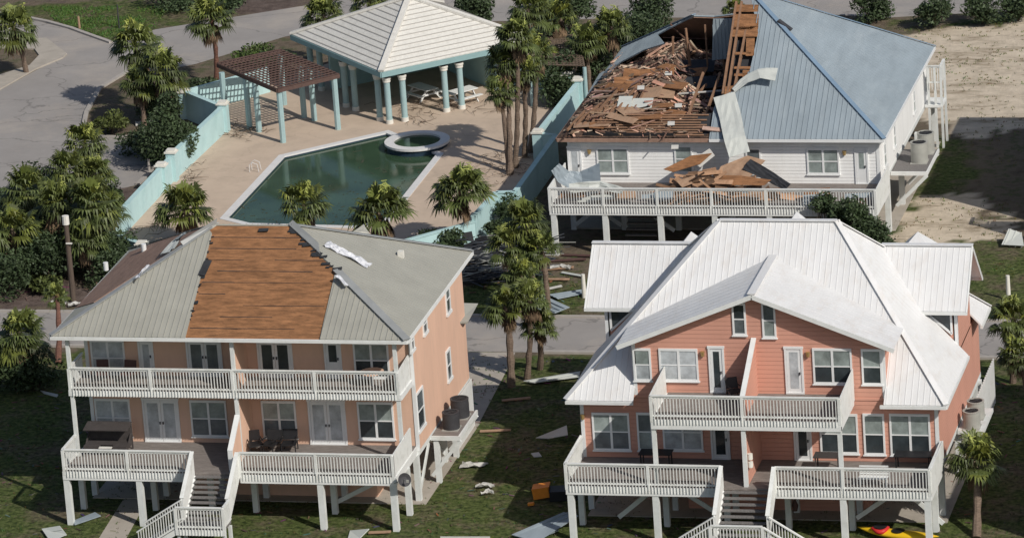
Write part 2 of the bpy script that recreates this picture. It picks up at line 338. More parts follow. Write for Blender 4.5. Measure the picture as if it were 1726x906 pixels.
#%%SETTING%%
# ------------------------------------------------------------------ ground and surfaces
def pix(pts, z=0): return [P(a, b, z=z) for a, b in pts]
def inside(x, y, poly):
    c = False; n = len(poly); j = n-1
    for i in range(n):
        a, b = poly[i], poly[j]
        if (a[1] > y) != (b[1] > y) and x < (b[0]-a[0])*(y-a[1])/(b[1]-a[1])+a[0]: c = not c
        j = i
    return c
def ground():
    grass = [[(-200,-14.2),(80,-14.2),(80,-120),(-200,-120)], [(-5,-7.8),(16,-7.8),(16,-2.5),(-1,-1)], [(16,-7.8),(60,-7.8),(60,2),(22,5),(20,0)],
             pix([(30,8),(300,8),(330,30),(262,48),(185,72),(60,34),(30,30)]), pix([(1540,245),(1600,225),(1640,260),(1620,350),(1500,370)]), pix([(1480,340),(1560,330),(1726,425),(1726,600),(1400,600)]),
             pix([(1460,30),(1560,40),(1740,20),(1740,30),(1640,45),(1500,45)])]
    sand = [pix([(1470,66),(1600,48),(1640,52),(1760,28),(1780,215),(1700,225),(1610,232),(1575,200)]), pix([(1560,330),(1660,330),(1700,400),(1640,410),(1480,415),(1500,380)]), [(34,8),(90,5),(90,60),(32,60)],
            pix([(895,165),(940,168),(930,225),(890,200)])]
    mulch = [pix([(-100,-40),(560,-40),(500,16),(430,22),(390,20),(280,0),(40,2),(-100,14)]), pix([(760,-30),(1800,-60),(1800,-6),(1000,-9),(760,-12)]), pix([(120,230),(260,230),(240,330),(100,500),(0,540),(0,300)]), pix([(0,480),(130,470),(200,500),(180,520),(0,520)])]
    lawn_ = pix([(70,12),(285,10),(262,46),(185,68),(90,34)])
    def axis(lo, hi, st):
        a = [lo + st*i for i in range(int((hi-lo)/st)+1)]
        d = st; x = lo; L = []
        while x > -3500: d *= 1.6; x -= d; L.append(x)
        H = []; d = st; x = a[-1]
        while x < 3500: d *= 1.6; x += d; H.append(x)
        return L[::-1]+a+H
    xs = axis(-52, 48, .5); ys = axis(-56, 76, .5); V = []; C = []
    for y in ys:
        for x in xs:
            nx = noise.noise(Vector((x*.35, y*.35, 1)))*1.6 + noise.noise(Vector((x*1.3, y*1.3, 5)))*.8
            ny = noise.noise(Vector((x*.35, y*.35, 9)))*1.6 + noise.noise(Vector((x*1.3, y*1.3, 15)))*.8
            a, b = x+nx, y+ny
            g = any(inside(a, b, q) for q in grass); s = any(inside(a, b, q) for q in sand); m = any(inside(a, b, q) for q in mulch)
            if inside(a, b, lawn_): g = True
            V.append((x, y, 0)); C.append((float(g), float(s), float(m), 1))
    W = len(xs); F = [(j*W+i, j*W+i+1, (j+1)*W+i+1, (j+1)*W+i) for j in range(len(ys)-1) for i in range(W-1)]
    me = bpy.data.meshes.new('ground'); me.from_pydata(V, [], F); at = me.color_attributes.new('zone', 'FLOAT_COLOR', 'POINT')
    at.data.foreach_set('color', [c for q in C for c in q])
    m = bpy.data.materials.new('ground_cover'); m.use_nodes = True; n = m.node_tree.nodes; l = m.node_tree.links; b = n['Principled BSDF']; b.inputs['Roughness'].default_value = .95; b.inputs['Specular IOR Level'].default_value = .1
    ge = n.new('ShaderNodeTexCoord')
    def nz(sc, det=7, ro=.65, st=(1, 1, 1)):
        mp = n.new('ShaderNodeMapping'); mp.inputs['Scale'].default_value = st; l.new(ge.outputs['Object'], mp.inputs[0])
        q = n.new('ShaderNodeTexNoise'); q.inputs['Scale'].default_value = sc; q.inputs['Detail'].default_value = det; q.inputs['Roughness'].default_value = ro; l.new(mp.outputs[0], q.inputs[0]); return q.outputs['Fac']
    def ramp(src, stops):
        r = n.new('ShaderNodeValToRGB'); e = r.color_ramp.elements
        e[0].position, e[0].color = stops[0][0], (*stops[0][1], 1); e[1].position, e[1].color = stops[-1][0], (*stops[-1][1], 1)
        for p_, c in stops[1:-1]: k = e.new(p_); k.color = (*c, 1)
        l.new(src, r.inputs[0]); return r.outputs[0]
    def mix(f, a, b_, mode='MIX'):
        x = n.new('ShaderNodeMix'); x.data_type = 'RGBA'; x.blend_type = mode
        if isinstance(f, float): x.inputs[0].default_value = f
        else: l.new(f, x.inputs[0])
        l.new(a, x.inputs[6]); l.new(b_, x.inputs[7]); return x.outputs[2]
    big = nz(.25); mid = nz(.9); fine = nz(3.5); str_ = nz(1.3, 8, .7, (1, 1.0, 1))
    dirt = ramp(mid, [(.3, (.085, .068, .05)), (.5, (.17, .135, .10)), (.62, (.09, .095, .05)), (.75, (.25, .20, .15))])
    gr = ramp(fine, [(.35, (.025, .036, .012)), (.5, (.075, .10, .03)), (.68, (.15, .17, .065))]); thatch = ramp(fine, [(.35, (.06, .05, .032)), (.66, (.20, .165, .11))])
    grs = mix(ramp(nz(.38, 9, .75), [(.47, (0, 0, 0)), (.62, (1, 1, 1))]), gr, thatch)
    sa = ramp(mid, [(.3, (.52, .44, .34)), (.7, (.70, .60, .475))]); scrub = ramp(fine, [(.3, (.17, .13, .085)), (.7, (.36, .29, .2))])
    sd_ = mix(ramp(nz(.5, 9, .74, (.45, 1.3, 1)), [(.50, (0, 0, 0)), (.66, (1, 1, 1))]), sa, scrub)
    mu = ramp(str_, [(.3, (.07, .052, .045)), (.6, (.15, .115, .10)), (.8, (.24, .20, .17))])
    at = n.new('ShaderNodeAttribute'); at.attribute_name = 'zone'; sp = n.new('ShaderNodeSeparateColor'); l.new(at.outputs['Color'], sp.inputs[0])
    c = mix(sp.outputs[2], dirt, mu); c = mix(sp.outputs[0], c, grs); c = mix(sp.outputs[1], c, sd_)
    sand_scatter = ramp(nz(6, 6), [(.72, (0, 0, 0)), (.8, (1, 1, 1))]); pale = ramp(mid, [(0, (.34, .29, .24)), (1, (.34, .29, .24))]); c = mix(sand_scatter, c, pale)
    l.new(c, b.inputs['Base Color'])
    bu = n.new('ShaderNodeBump'); bu.inputs['Strength'].default_value = 1; bu.inputs['Distance'].default_value = .12; l.new(nz(3, 8, .75), bu.inputs['Height']); l.new(bu.outputs[0], b.inputs['Normal'])
    me.materials.append(m); o = bpy.data.objects.new('ground', me); COL.objects.link(o); tag(o, kind='structure'); return o
ground()
def sheet(name, pts, m, z=.008, t=.004):
    return tag(MB().slab([Vector((p[0], p[1], z)) for p in pts], t, Vector((0, 0, 1))).build(name, MT[m]), kind='structure')
sheet('street', [(-120,-13.7),(90,-13.9),(90,-8.0),(-120,-8.3)], 'asphalt')
road = pix([(-160,235),(0,152),(60,119),(112,94),(96,80),(40,62),(-60,48),(-60,18),(40,30),(120,50),(185,72),(262,50),(400,28),(500,12),(620,-6),(760,-14),(1000,-10),(1300,-12),(1900,-8),(1900,10),(1560,26),(1500,30),(1380,24),(1240,30),(1100,30),(960,33),(760,38),(620,42),(480,62),(330,108),(300,114),(215,122),(168,150),(146,190),(140,218),(160,230),(250,228),(262,240),(255,290),(230,312),(150,330),(0,348),(-160,360)])
sheet('access_road', road, 'asphalt')
sheet('sidewalk', pix([(-60,62),(40,68),(78,66),(113,92),(106,99),(60,118),(0,152),(-160,235),(-160,190),(0,128),(50,112),(66,95),(58,84),(-60,80)]), 'concrete', .10, .1)
sheet('driveway', [(.9,-13.9),(3.4,-13.9),(3.6,-17),(4.0,-24.9),(-12.5,-24.9),(-12.5,-13.9)], 'concrete', .012)
sheet('house_pad', [(-13.2,-24.9),(4.05,-24.9),(4.05,-36.4),(-13.2,-36.4)], 'concrete', .05, .05)
sheet('garden_path', pix([(152,930),(200,930),(243,852),(262,805),(205,800),(210,838)]), 'concrete', .02)
sheet('house_apron', [(12.5,-24),(30.2,-24),(30.2,-37.5),(12.5,-37.5)], 'concrete', .05, .05)
sheet('carport_slab', [(2,7.2),(20.5,7.2),(20.5,24),(2,24)], 'concrete', .05, .05)
def kerb(name, pts, w=.28, h=.13, m='kerb'):
    mb = MB()
    for a, b in zip(pts, pts[1:]): mb.beam(Vector((a[0], a[1], h/2)), Vector((b[0], b[1], h/2)), w, h)
    return tag(mb.build(name, MT[m]), kind='structure')
kerb('kerb', pix([(-60,16),(40,30),(80,38),(120,49),(150,60),(187,73)])); kerb('kerb', pix([(300,114),(215,122),(168,150),(146,190),(140,218),(160,231),(205,233),(250,228)])); kerb('kerb', pix([(262,236),(256,290),(232,312)]))
kerb('kerb', [(-60,-13.75),(.8,-13.9)]); kerb('kerb', [(5,-13.9),(60,-14.0)]); kerb('kerb', [(-60,-8.2),(60,-7.95)], .22, .1)

# pool deck (slab with the pool cut out), coping, water
ZD = .2
wall_pts = [(-27.4,28.6),(-23.9,25.2),(-24.3,15.0),(-24.25,1.1),(-21.2,-1.0),(-7.2,-.9),(-3.0,3.8),(-2.75,8.3),(-1.65,8.4),(-1.7,19.3),(-2.9,19.8),(-2.75,30.3),(-6.3,33.9)]
pool_out = [P(470,262,z=ZD), P(655,220,z=ZD), Vector((-9.0,20.8,ZD)), Vector((-9.0,7.6,ZD)), Vector((-10.6,6.4,ZD)), P(414,380,z=ZD), P(370,369,z=ZD)]
pool_out = [Vector((p.x, p.y, ZD)) for p in pool_out]; pc = sum(pool_out, Vector())/len(pool_out)
def inset(poly, d):
    out = []; n = len(poly)
    for i in range(n):
        a, b, c = poly[i-1], poly[i], poly[(i+1) % n]; u = (b-a).normalized(); v = (c-b).normalized()
        nu = Vector((u.y, -u.x, 0)); nv = Vector((v.y, -v.x, 0)); q = (nu+nv).normalized(); k = d/max(.3, q.dot(nu)); out.append(b+q*k)
    return out
pool_in = inset(pool_out, .42)
outer = [Vector((x, y, ZD)) for x, y in wall_pts] + [Vector((-6,44,ZD)), Vector((-16,46,ZD)), Vector((-24.5,36,ZD)), Vector((-29,30,ZD))]
tri = tessellate_polygon([outer, pool_out[::-1]]); allp = outer + pool_out[::-1]; mb = MB()
mb.add(allp, [t if (allp[t[1]]-allp[t[0]]).cross(allp[t[2]]-allp[t[0]]).z > 0 else (t[0], t[2], t[1]) for t in tri])
nO = len(outer); mb.add(outer + [p-Vector((0,0,.22)) for p in outer], [(i, (i+1) % nO, (i+1) % nO+nO, i+nO) for i in range(nO)])
tag(mb.build('pool_deck', MT['paver']), kind='structure')
pt = thing('swimming_pool', 'angular green-water swimming pool edged by white coping, cut into the tan pool deck', 'swimming pool', (pc.x, pc.y, 0))
mb = MB(); n = len(pool_out); up = Vector((0, 0, .035))
mb.add([p+up for p in pool_out]+[p+up for p in pool_in]+[p-Vector((0,0,.02)) for p in pool_out]+[p-Vector((0,0,.19)) for p in pool_in],
       [(i, n+i, n+(i+1) % n, (i+1) % n) for i in range(n)]+[(i, (i+1) % n, 2*n+(i+1) % n, 2*n+i) for i in range(n)]+[(n+i, 3*n+i, 3*n+(i+1) % n, n+(i+1) % n) for i in range(n)])
mb.build('coping', MT['coping'], pt)
MB().add([(p.x, p.y, .06) for p in pool_in[::-1]], [tuple(range(n))]).build('pool_water', MT['water'], pt)
mb = MB()
for i in range(n):
    a, b = pool_in[i], pool_in[(i+1) % n]; mb.beam(Vector((a.x, a.y, .09)), Vector((b.x, b.y, .09)), .05, .10)
mb.build('waterline_tile', MT['bluetile'], pt)
sp = P(703,236,z=.55); t = thing('spa', 'round raised spa with wide white rim at the pool corner nearest the pavilion', 'hot tub', (sp.x, sp.y, 0)); N = 40
def ring(mb, ri, ro, z0, z1):
    vs = [(sp.x+math.cos(2*math.pi*i/N)*r, sp.y+math.sin(2*math.pi*i/N)*r, z) for r, z in ((ri, z1), (ro, z1), (ro, z0), (ri, z0)) for i in range(N)]
    mb.add(vs, [(k*N+i, (k+1) % 4*N+i, (k+1) % 4*N+(i+1) % N, k*N+(i+1) % N) for k in range(4) for i in range(N)]); return mb
ring(MB(), 1.42, 1.98, .42, .56).build('rim', MT['coping'], t); ring(MB(), 1.5, 1.84, 0, .42).build('tiled_side', MT['bluetile'], t)
MB().cyl((sp.x, sp.y, .05), (sp.x, sp.y, .44), 1.5, n=N).build('spa_water', MT['water'], t)
fl = random.Random(31)
mb = MB(); k = 0
while k < 200:
    x = fl.uniform(-19, -9.2); y = fl.uniform(7, 24); x = x if fl.random() < .5 else -9.3-abs(fl.gauss(0, 1.2)); y = y if fl.random() < .6 else 7.5+abs(fl.gauss(0, 2.5))
    if not inside(x, y, [(q_.x, q_.y) for q_ in inset(pool_in, .15)]): continue
    k += 1; a = fl.uniform(0, 3.14); L = fl.choice([.08, .1, .15, .3, .6]); mb.beam((x, y, .065), (x+math.cos(a)*L, y+math.sin(a)*L, .07), fl.uniform(.02, .1), .012)
tag(mb.build('floating_litter', MT['leaflitter']), 'leaves and twigs floating on the green pool water', 'litter', kind='stuff')
# ladder rails
lp = P(431,288,z=ZD); t = thing('pool_ladder', 'small chrome hoop ladder on the left pool edge', 'ladder', lp)
for s in (-.25, .25):
    MB().tube([(lp.x-.3, lp.y+s, .2), (lp.x-.3, lp.y+s, .65), (lp.x-.1, lp.y+s, .8), (lp.x+.2, lp.y+s, .68), (lp.x+.28, lp.y+s, .1)], [.022]*5, 6).build('handrail', MT['coping'], t)
for k, px in enumerate([(418,300),(424,292)]):
    q = P(*px, z=ZD)
mb = MB()

# pool wall
t = thing('pool_wall', 'long turquoise stucco wall with white capped posts enclosing the pool', 'wall', (-24.2, 15, 0))
segs = [(0,1,1.55),(1,2,1.6),(2,3,1.45),(3,4,1.45),(4,5,1.2),(5,6,1.3),(6,7,1.6),(7,8,1.6),(8,9,1.6),(9,10,1.6),(10,11,1.6),(11,12,1.6)]
for i, j, h in segs:
    a = Vector((*wall_pts[i], 0)); b = Vector((*wall_pts[j], 0)); MB().beam(a+Vector((0,0,h/2+ZD/2)), b+Vector((0,0,h/2+ZD/2)), .22, h+ZD).build('wall_panel', MT['teal'], t)
    MB().beam(a+Vector((0,0,h+ZD+.03)), b+Vector((0,0,h+ZD+.03)), .32, .06).build('wall_coping', MT['teal'], t)
a, b = Vector((-27.4,28.6,0)), Vector((-23.4,33.6,0))
mb = MB(); mb.beam(a+Vector((0,0,.9)), b+Vector((0,0,.9)), .2, 1.8); mb.build('wall_panel', MT['teal'], t)
for x, y, h in [(-23.9,25.2,1.95),(-24.25,15.3,1.95),(-24.3,13.3,1.75),(-27.4,28.6,1.7),(-2.9,19.8,1.85),(-2.75,30.3,1.95),(-3.7,31.3,2.0),(-21.2,-1,1.6)]:
    p = MB().box(x-.28, x+.28, y-.28, y+.28, 0, h).build('wall_post', MT['teal'], t); MB().box(x-.35, x+.35, y-.35, y+.35, h, h+.1).box(x-.26, x+.26, y-.26, y+.26, h+.1, h+.2).build('post_cap', MT['cap'], p)

# pavilion
ZE = 3.7
Lc, Fc, Rc = P(490,57,z=ZE), P(642,121,z=ZE), P(902,66,z=ZE); Bc = Lc+Rc-Fc; ctr = (Lc+Rc)/2; ap = P(690,-5,y=ctr.y); ap = Vector((ctr.x, ctr.y, ap.z))
t = thing('pavilion', 'open poolside pavilion with pale tiled pyramid roof on turquoise columns', 'pavilion', (ctr.x, ctr.y, ZD))
for a, b in ((Lc, Fc), (Fc, Rc), (Rc, Bc), (Bc, Lc)):
    nn = (b-a).cross(ap-a).normalized(); rf = MB().slab([a, b, ap], .10, nn).build('roof', MT['tile'], t)
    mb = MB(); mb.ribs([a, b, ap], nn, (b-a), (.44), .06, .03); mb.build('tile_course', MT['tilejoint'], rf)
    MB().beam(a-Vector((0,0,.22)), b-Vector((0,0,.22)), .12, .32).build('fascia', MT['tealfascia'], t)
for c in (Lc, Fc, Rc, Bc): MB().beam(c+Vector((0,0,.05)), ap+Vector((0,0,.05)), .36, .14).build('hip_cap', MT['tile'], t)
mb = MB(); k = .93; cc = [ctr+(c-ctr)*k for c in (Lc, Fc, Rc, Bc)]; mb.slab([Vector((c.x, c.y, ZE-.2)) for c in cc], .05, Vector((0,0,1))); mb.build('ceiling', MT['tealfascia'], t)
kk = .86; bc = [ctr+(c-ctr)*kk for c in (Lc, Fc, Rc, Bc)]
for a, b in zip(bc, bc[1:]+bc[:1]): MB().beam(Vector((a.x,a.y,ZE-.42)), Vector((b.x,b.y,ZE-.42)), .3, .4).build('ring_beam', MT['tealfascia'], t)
cols = [(657,208),(683,204),(641,203),(753,188),(779,183),(600,186),(584,180),(543,152),(527,147)]
def column(root, x, y, z1, r=.19, name='column'):
    c = MB().cyl((x, y, ZD), (x, y, z1), r, n=16).build(name, MT['tealpost'], root, smooth=False)
    MB().cyl((x, y, z1-.30), (x, y, z1-.12), r+.05, n=16).cyl((x, y, z1-.12), (x, y, z1), r+.09, n=16).build('capital', MT['cap'], c); MB().cyl((x, y, ZD), (x, y, ZD+.26), r+.04, n=16).build('column_base', MT['cap'], c)
for q in cols: p = P(*q, z=ZD); column(t, p.x, p.y, ZE-.55)
d1 = (Lc-Fc).normalized(); d2 = (Rc-Fc).normalized()
for p in (bc[2], bc[2]+d1*.8, bc[3], bc[3]-d2*.9): column(t, p.x, p.y, ZE-.55)
a, b = Fc+d2*9.2+d1*2.5, Fc+d2*9.2+d1*9.5; MB().beam(Vector((a.x,a.y,1.75)), Vector((b.x,b.y,1.75)), .25, 3.1).build('back_wall', MT['teal'], t)
a, b = Fc+d2*1.5+d1*9.6, Fc+d2*9+d1*9.6; MB().beam(Vector((a.x,a.y,1.75)), Vector((b.x,b.y,1.75)), .25, 3.1).build('back_wall', MT['teal'], t)

# pergola
ZP = 3.66
pc4 = [P(467.5,150,z=ZP), P(571,125,z=ZP), P(474,84,z=ZP), P(366.5,107,z=ZP)]; t = thing('pergola', 'turquoise-post pergola with a brown lattice top between the pool and the left wall', 'pergola', ((pc4[0].x+pc4[2].x)/2, (pc4[0].y+pc4[2].y)/2, ZD))
mb = MB(); A, B, C_, D_ = pc4
for i in range(17): f = i/16; mb.beam(A.lerp(B, f), D_.lerp(C_, f), .075, .05)
for i in range(17): f = i/16; mb.beam((A.lerp(D_, f))+Vector((0,0,.05)), B.lerp(C_, f)+Vector((0,0,.05)), .075, .05)
for p, q in ((A, B), (B, C_), (C_, D_), (D_, A)): mb.beam(p-Vector((0,0,.12)), q-Vector((0,0,.12)), .14, .24)
mb.build('lattice_top', MT['lattice'], t)
for q in [(477.5,240),(570,218),(437,222),(421,217),(530,203),(513,198),(381,207)]: p = P(*q, z=ZD); MB().cyl((p.x, p.y, ZD), (p.x, p.y, ZP-.24), .185, n=8).build('post', MT['tealpost'], t)
p = C_-Vector((0,0,0)); MB().cyl((p.x, p.y-.3, ZD), (p.x, p.y-.3, ZP-.24), .185, n=8).build('post', MT['tealpost'], t)

def picnic(px, py, rz, label):
    c = P(px, py, z=ZD); t = thing('picnic_table', label, 'picnic table', (c.x, c.y, ZD), 'picnic tables under the pavilion'); e = lambda u, v, z: Vector((c.x+u*math.cos(rz)-v*math.sin(rz), c.y+u*math.sin(rz)+v*math.cos(rz), ZD+z))
    mb = MB(); [mb.beam(e(-1,v,.76), e(1,v,.76), .17, .05) for v in (-.37,-.185,0,.185,.37)]; mb.build('table_top', MT['white'], t)
    for s in (-.8, .8): MB().beam(e(-1,s,.45), e(1,s,.45), .3, .05).build('bench', MT['white'], t)
    for u in (-.7, .7):
        MB().beam(e(u,-.8,.0), e(u,-.2,.74), .06, .12).beam(e(u,.8,0), e(u,.2,.74), .06, .12).beam(e(u,-.9,.4), e(u,.9,.4), .06, .1).build('leg_frame', MT['white'], t)
picnic(714,166,R(-40),'white picnic table in the pavilion shade, the left one of two'); picnic(778,172,R(50),'white picnic table at the sunlit right edge under the pavilion')
# second lattice structure behind the palms right of the pavilion
q4 = [P(893,110,z=2.8), P(985,112,z=2.8), P(975,60,z=2.8), P(905,64,z=2.8)]; t = thing('pergola', 'weathered grey lattice arbour half hidden in palms behind the blue-roofed house', 'pergola', (q4[0].x, q4[0].y, 0)); mb = MB()
for i in range(17): f = i/16; mb.beam(q4[0].lerp(q4[1], f), q4[3].lerp(q4[2], f), .09, .06)
for i in range(17): f = i/16; mb.beam(q4[0].lerp(q4[3], f)+Vector((0,0,.06)), q4[1].lerp(q4[2], f)+Vector((0,0,.06)), .09, .06)
mb.build('lattice_top', MT['branch'], t)
for p in q4: MB().cyl((p.x, p.y, 0), (p.x, p.y, 2.75), .12, n=8).build('post', MT['tealpost'], t)
#%%HOUSES%%
# ------------------------------------------------------------------ shared house pieces
ZF, ZU = 2.85, 6.35
def fin(root, x, pts, w=.2, m='peach', capm='white'):
    """privacy fin in the YZ plane: pts = (y,z) outline"""
    poly = [Vector((x+w/2, y, z)) for y, z in pts]; o = MB().slab(poly, w, Vector((1, 0, 0))).build('privacy_wall', MT[m], root)
    return o
def xbrace(root, a, b): MB().beam(a, b, .08, .22).build('brace', MT['pile'], root)
def flight(root, x0, x1, y0, z0, y1, z1, n=9, rails=True, axis='y'):
    """stair flight between (y0,z0) top and (y1,z1) bottom"""
    st = MB()
    for i in range(n):
        f = (i+.5)/n; y = y0+(y1-y0)*f; z = z0+(z1-z0)*f; st.box(x0, x1, y-.14, y+.14, z-.05, z)
    o = st.build('stair_treads', MT['tread'], root)
    for x in (x0-.04, x1+.04): MB().beam((x, y0, z0-.2), (x, y1, z1-.2), .07, .3).build('stringer', MT['white'], root)
    if rails:
        for x in (x0-.12, x1+.12):
            # closed board guard with a flat cap, as on the photo
            poly = [Vector((x+.05, y0, z0-.15)), Vector((x+.05, y1, z1-.15)), Vector((x+.05, y1, z1+1.1)), Vector((x+.05, y0, z0+1.12))]
            g = MB().slab(poly, .1, Vector((1, 0, 0))).build('stair_guard', MT['rail'], root); MB().beam((x, y0, z0+1.15), (x, y1, z1+1.13), .2, .06).build('guard_cap', MT['rail'], g)
def end_guard(root, x, y0, y1, z, h=1.12, h0=None):
    """railing returning to the wall, seen nearly edge on"""
    return railing(root, (x, y0, z), (x, y1, z), h)

# ------------------------------------------------------------------ house A: peach duplex with the torn front roof
YW, YD, YP = -35.75, -40.07, -38.0
A = thing('stilt_house', 'peach duplex on piles with grey metal roof torn open to orange sheathing', 'house', (-4.8, -31, 0))
XL, XR = -13.05, 3.75; XC = -4.75
MB().box(XL, XR, YW, -25.1, 2.6, 9.2).build('siding_walls', MT['peach'], A)
MB().box(-8.4, 1.4, -35.6, -26.4, 0.05, 2.35).build('ground_room', MT['peach'], A)
MB().box(XL, XR, YW-.03, -25.0, 2.35, 2.6).build('floor_band', MT['pile'], A)
for x in (XL+.05, XR-.05): MB().box(x-.09, x+.09, YW-.035, YW+.06, 2.6, 9.1).build('corner_board', MT['trim'], A)
# decks
def deck(root, x0, x1, y0, y1, z, m='deck', th=.1): return MB().box(x0, x1, y0, y1, z-th, z).build('deck_boards', MT[m], root)
deck(A, -13.3, 3.6, YD, YW, ZF); deck(A, -13.3, 3.6, YP, YW, ZU)
def beams(root, x0, x1, y0, y1, z, d=.38):
    for y in (y0, (y0+y1)/2): MB().box(x0, x1, y-.05, y+.05, z-.1-d, z-.1).build('deck_beam', MT['pile'], root)
MB().box(-13.35, -6.62, YD-.06, YD+.04, 2.40, 2.84).build('rim_board', MT['white'], A); MB().box(-4.22, 3.68, YD-.06, YD+.04, 2.40, 2.84).build('rim_board', MT['white'], A)
for x in (-13.3, 3.62): MB().box(x-.05, x+.05, YD+.05, YW-.05, 2.40, 2.83).build('rim_board', MT['white'], A)
MB().box(-13.35, 3.68, YP-.06, YP+.04, 6.05, 6.34).build('rim_board', MT['white'], A); MB().box(3.6, 3.7, YP+.05, YW-.05, 6.05, 6.33).build('rim_board', MT['white'], A)
MB().box(-13.3, 3.6, YP+.05, YW-.02, 6.1, 6.24).build('porch_ceiling', MT['white'], A)
for x in (-13.2, -9.45, -.2, 3.47): pile(A, x, YD+.12, 2.45)
for x in (-13.2, -9.45, XC-1.75, XC+.5, -.2, 3.6):
    pile(A, x, -37.8, 2.45, .28)
    for y in (-35.9, -30.5, -25.4): pile(A, x, y, 2.45, .28)
for x in (-13.2, XC, 3.5): MB().box(x-.09, x+.09, YP-.02, YP+.16, ZF, 9.15).build('porch_post', MT['pile'], A)
xbrace(A, (-.2, -37.6, .5), (3.3, -37.6, 2.3)); xbrace(A, (3.6, -35.7, .3), (3.6, -33.0, 2.4)); xbrace(A, (3.6, -30.3, .3), (3.6, -33, 2.3))
# railings
railing(A, (-13.25, YD, ZF), (-6.65, YD, ZF), posts=(0, .5, 1)); railing(A, (-4.2, YD, ZF), (3.55, YD, ZF), posts=(0, .5, 1))
railing(A, (-13.25, YD, ZF), (-13.25, YP, ZF)); 
MB().slab([Vector((3.62, YD, ZF-.1)), Vector((3.62, YD+3.5, ZF-.1)), Vector((3.62, YD+3.5, ZF+1.25)), Vector((3.62, YD, ZF+1.13))], .07, Vector((1,0,0))).build('privacy_wall', MT['rail'], A)
railing(A, (-13.25, YP, ZU), (3.55, YP, ZU), 1.15, posts=(0, .25, .5, .75, 1)); railing(A, (-13.25, YP, ZU), (-13.25, YW, ZU), 1.15)
MB().slab([Vector((3.62, YP, ZU-.05)), Vector((3.62, YW-.1, ZU-.05)), Vector((3.62, YW-.1, ZU+1.3)), Vector((3.62, YP, ZU+1.16))], .07, Vector((1,0,0))).build('privacy_wall', MT['rail'], A)
fin(A, XC, [(YP+.2, ZF), (YW, ZF), (YW, 9.1), (YP+.2, 9.1)], .14, 'peach'); fin(A, XC, [(-39.6, ZF), (YP-.05, ZF), (YP-.05, ZF+2.2), (-39.6, ZF+1.0)], .2, 'peach')
MB().beam((XC, -39.68, ZF), (XC, -39.68, ZF+1.1), .24, .1, (0, 1, 0)).build('fin_trim', MT['white'], A); MB().beam((XC, -39.7, ZF+1.06), (XC, YP, ZF+2.3), .26, .08).build('fin_trim', MT['white'], A)
# openings
for r, lo in [((158,672,223.5,735), 'blindshade'), ((318.7,674.6,385.6,735.7), 'midglass'), ((439.2,675.7,502.2,737.6), 'midglass'), ((600.8,677.6,666.5,740.3), 'glass')]:
    window_front(A, r, YW, 'blind' if lo != 'blindshade' else 'blindshade', lo)
door_front(A, (238.5,673.5,306,742), YW, ZF, 2, 'blindshade'); door_front(A, (517.5,676.5,586.3,747), YW, ZF, 2, 'blindshade')
for r, p_, lo in [((150.7,573,213.7,633), 'blindshade', 'blindshade'), ((593.9,577.5,658,637), 'blind', 'glass')]: window_front(A, r, YW, p_, lo)
door_front(A, (231,575,263,640), YW, ZU, 1, 'blindshade'); door_front(A, (312,575,378,640), YW, ZU, 2, 'midglass'); door_front(A, (431.6,575.5,496.5,640), YW, ZU, 2, 'glass'); door_front(A, (544.2,576,578.6,640), YW, ZU, 1, 'glass', True)
for px, py, w_, h_ in [(753.8,503,.85,1.55),(715,545,.8,1.05),(693.5,574,.7,1.05),(755.6,614.5,.85,1.6),(708,689,1.35,2.0)]: window_side(A, px, py, XR, w_, h_)
# roof
ze, zr = 9.25, 12.85; LF, RF, RB, LB = Vector((-13.95,-38.25,ze)), Vector((4.25,-38.25,ze)), Vector((4.25,-24.55,ze)), Vector((-13.95,-24.55,ze)); rl, rr = Vector((-7.05,-31.4,zr)), Vector((-3.2,-31.4,zr))
MB().slab([LF+Vector((.15,.15,-.22)), RF+Vector((-.15,.15,-.22)), RB+Vector((-.15,-.15,-.22)), LB+Vector((.15,-.15,-.22))], .06, Vector((0,0,1))).build('soffit', MT['trim'], A)
fp = plane3(LF, RF, rr); nF = fp[1]
Q = lambda px, py, pl=fp: PP(px, py, pl)
a, b = Q(311.5,566), Q(356,393); a.z = ze; a = Vector((Q(312,568).x, -38.25, ze)); tl = LF.lerp(rl, .955); b2 = Vector((Q(357,395).x, 0, 0)); 
t1 = Q(357,393); rplane(A, [LF, a, t1, tl], nF, 'greyroof', (0, -1, .5), .3)
c_ = Vector((Q(539,570).x, -38.25, ze)); d_ = RF.lerp(rr, .605); rplane(A, [c_, RF, d_], nF, 'greyroof', (0, -1, .5), .3)
sh = -nF*.07
MB().slab([p+sh for p in (a, c_, d_, rr, rl, tl, t1)], .05, nF).build('bare_sheathing', MT['osb'], A)
gaps = MB(); rr_ = random.Random(3)
for k in range(9):
    f = (k+.9)/10; yl = -38.25+6.85*f; zl = ze+3.6*f; x = a.x+(t1.x-a.x)*f+.1; xe = c_.x+(d_.x-c_.x)*min(1, f/.61) if f < .61 else d_.x+(rr.x-d_.x)*(f-.61)/.39
    while x < xe-.6:
        L = rr_.uniform(.5, 2.2)
        if rr_.random() < .6: gaps.beam(Vector((x, yl, zl))+sh+nF*.012, Vector((min(x+L, xe-.1), yl+rr_.uniform(-.02,.02), zl))+sh+nF*.012, rr_.uniform(.012, .04), .02, nF)
        x += L
gaps.build('sheathing_gaps', MT['felt'], A)
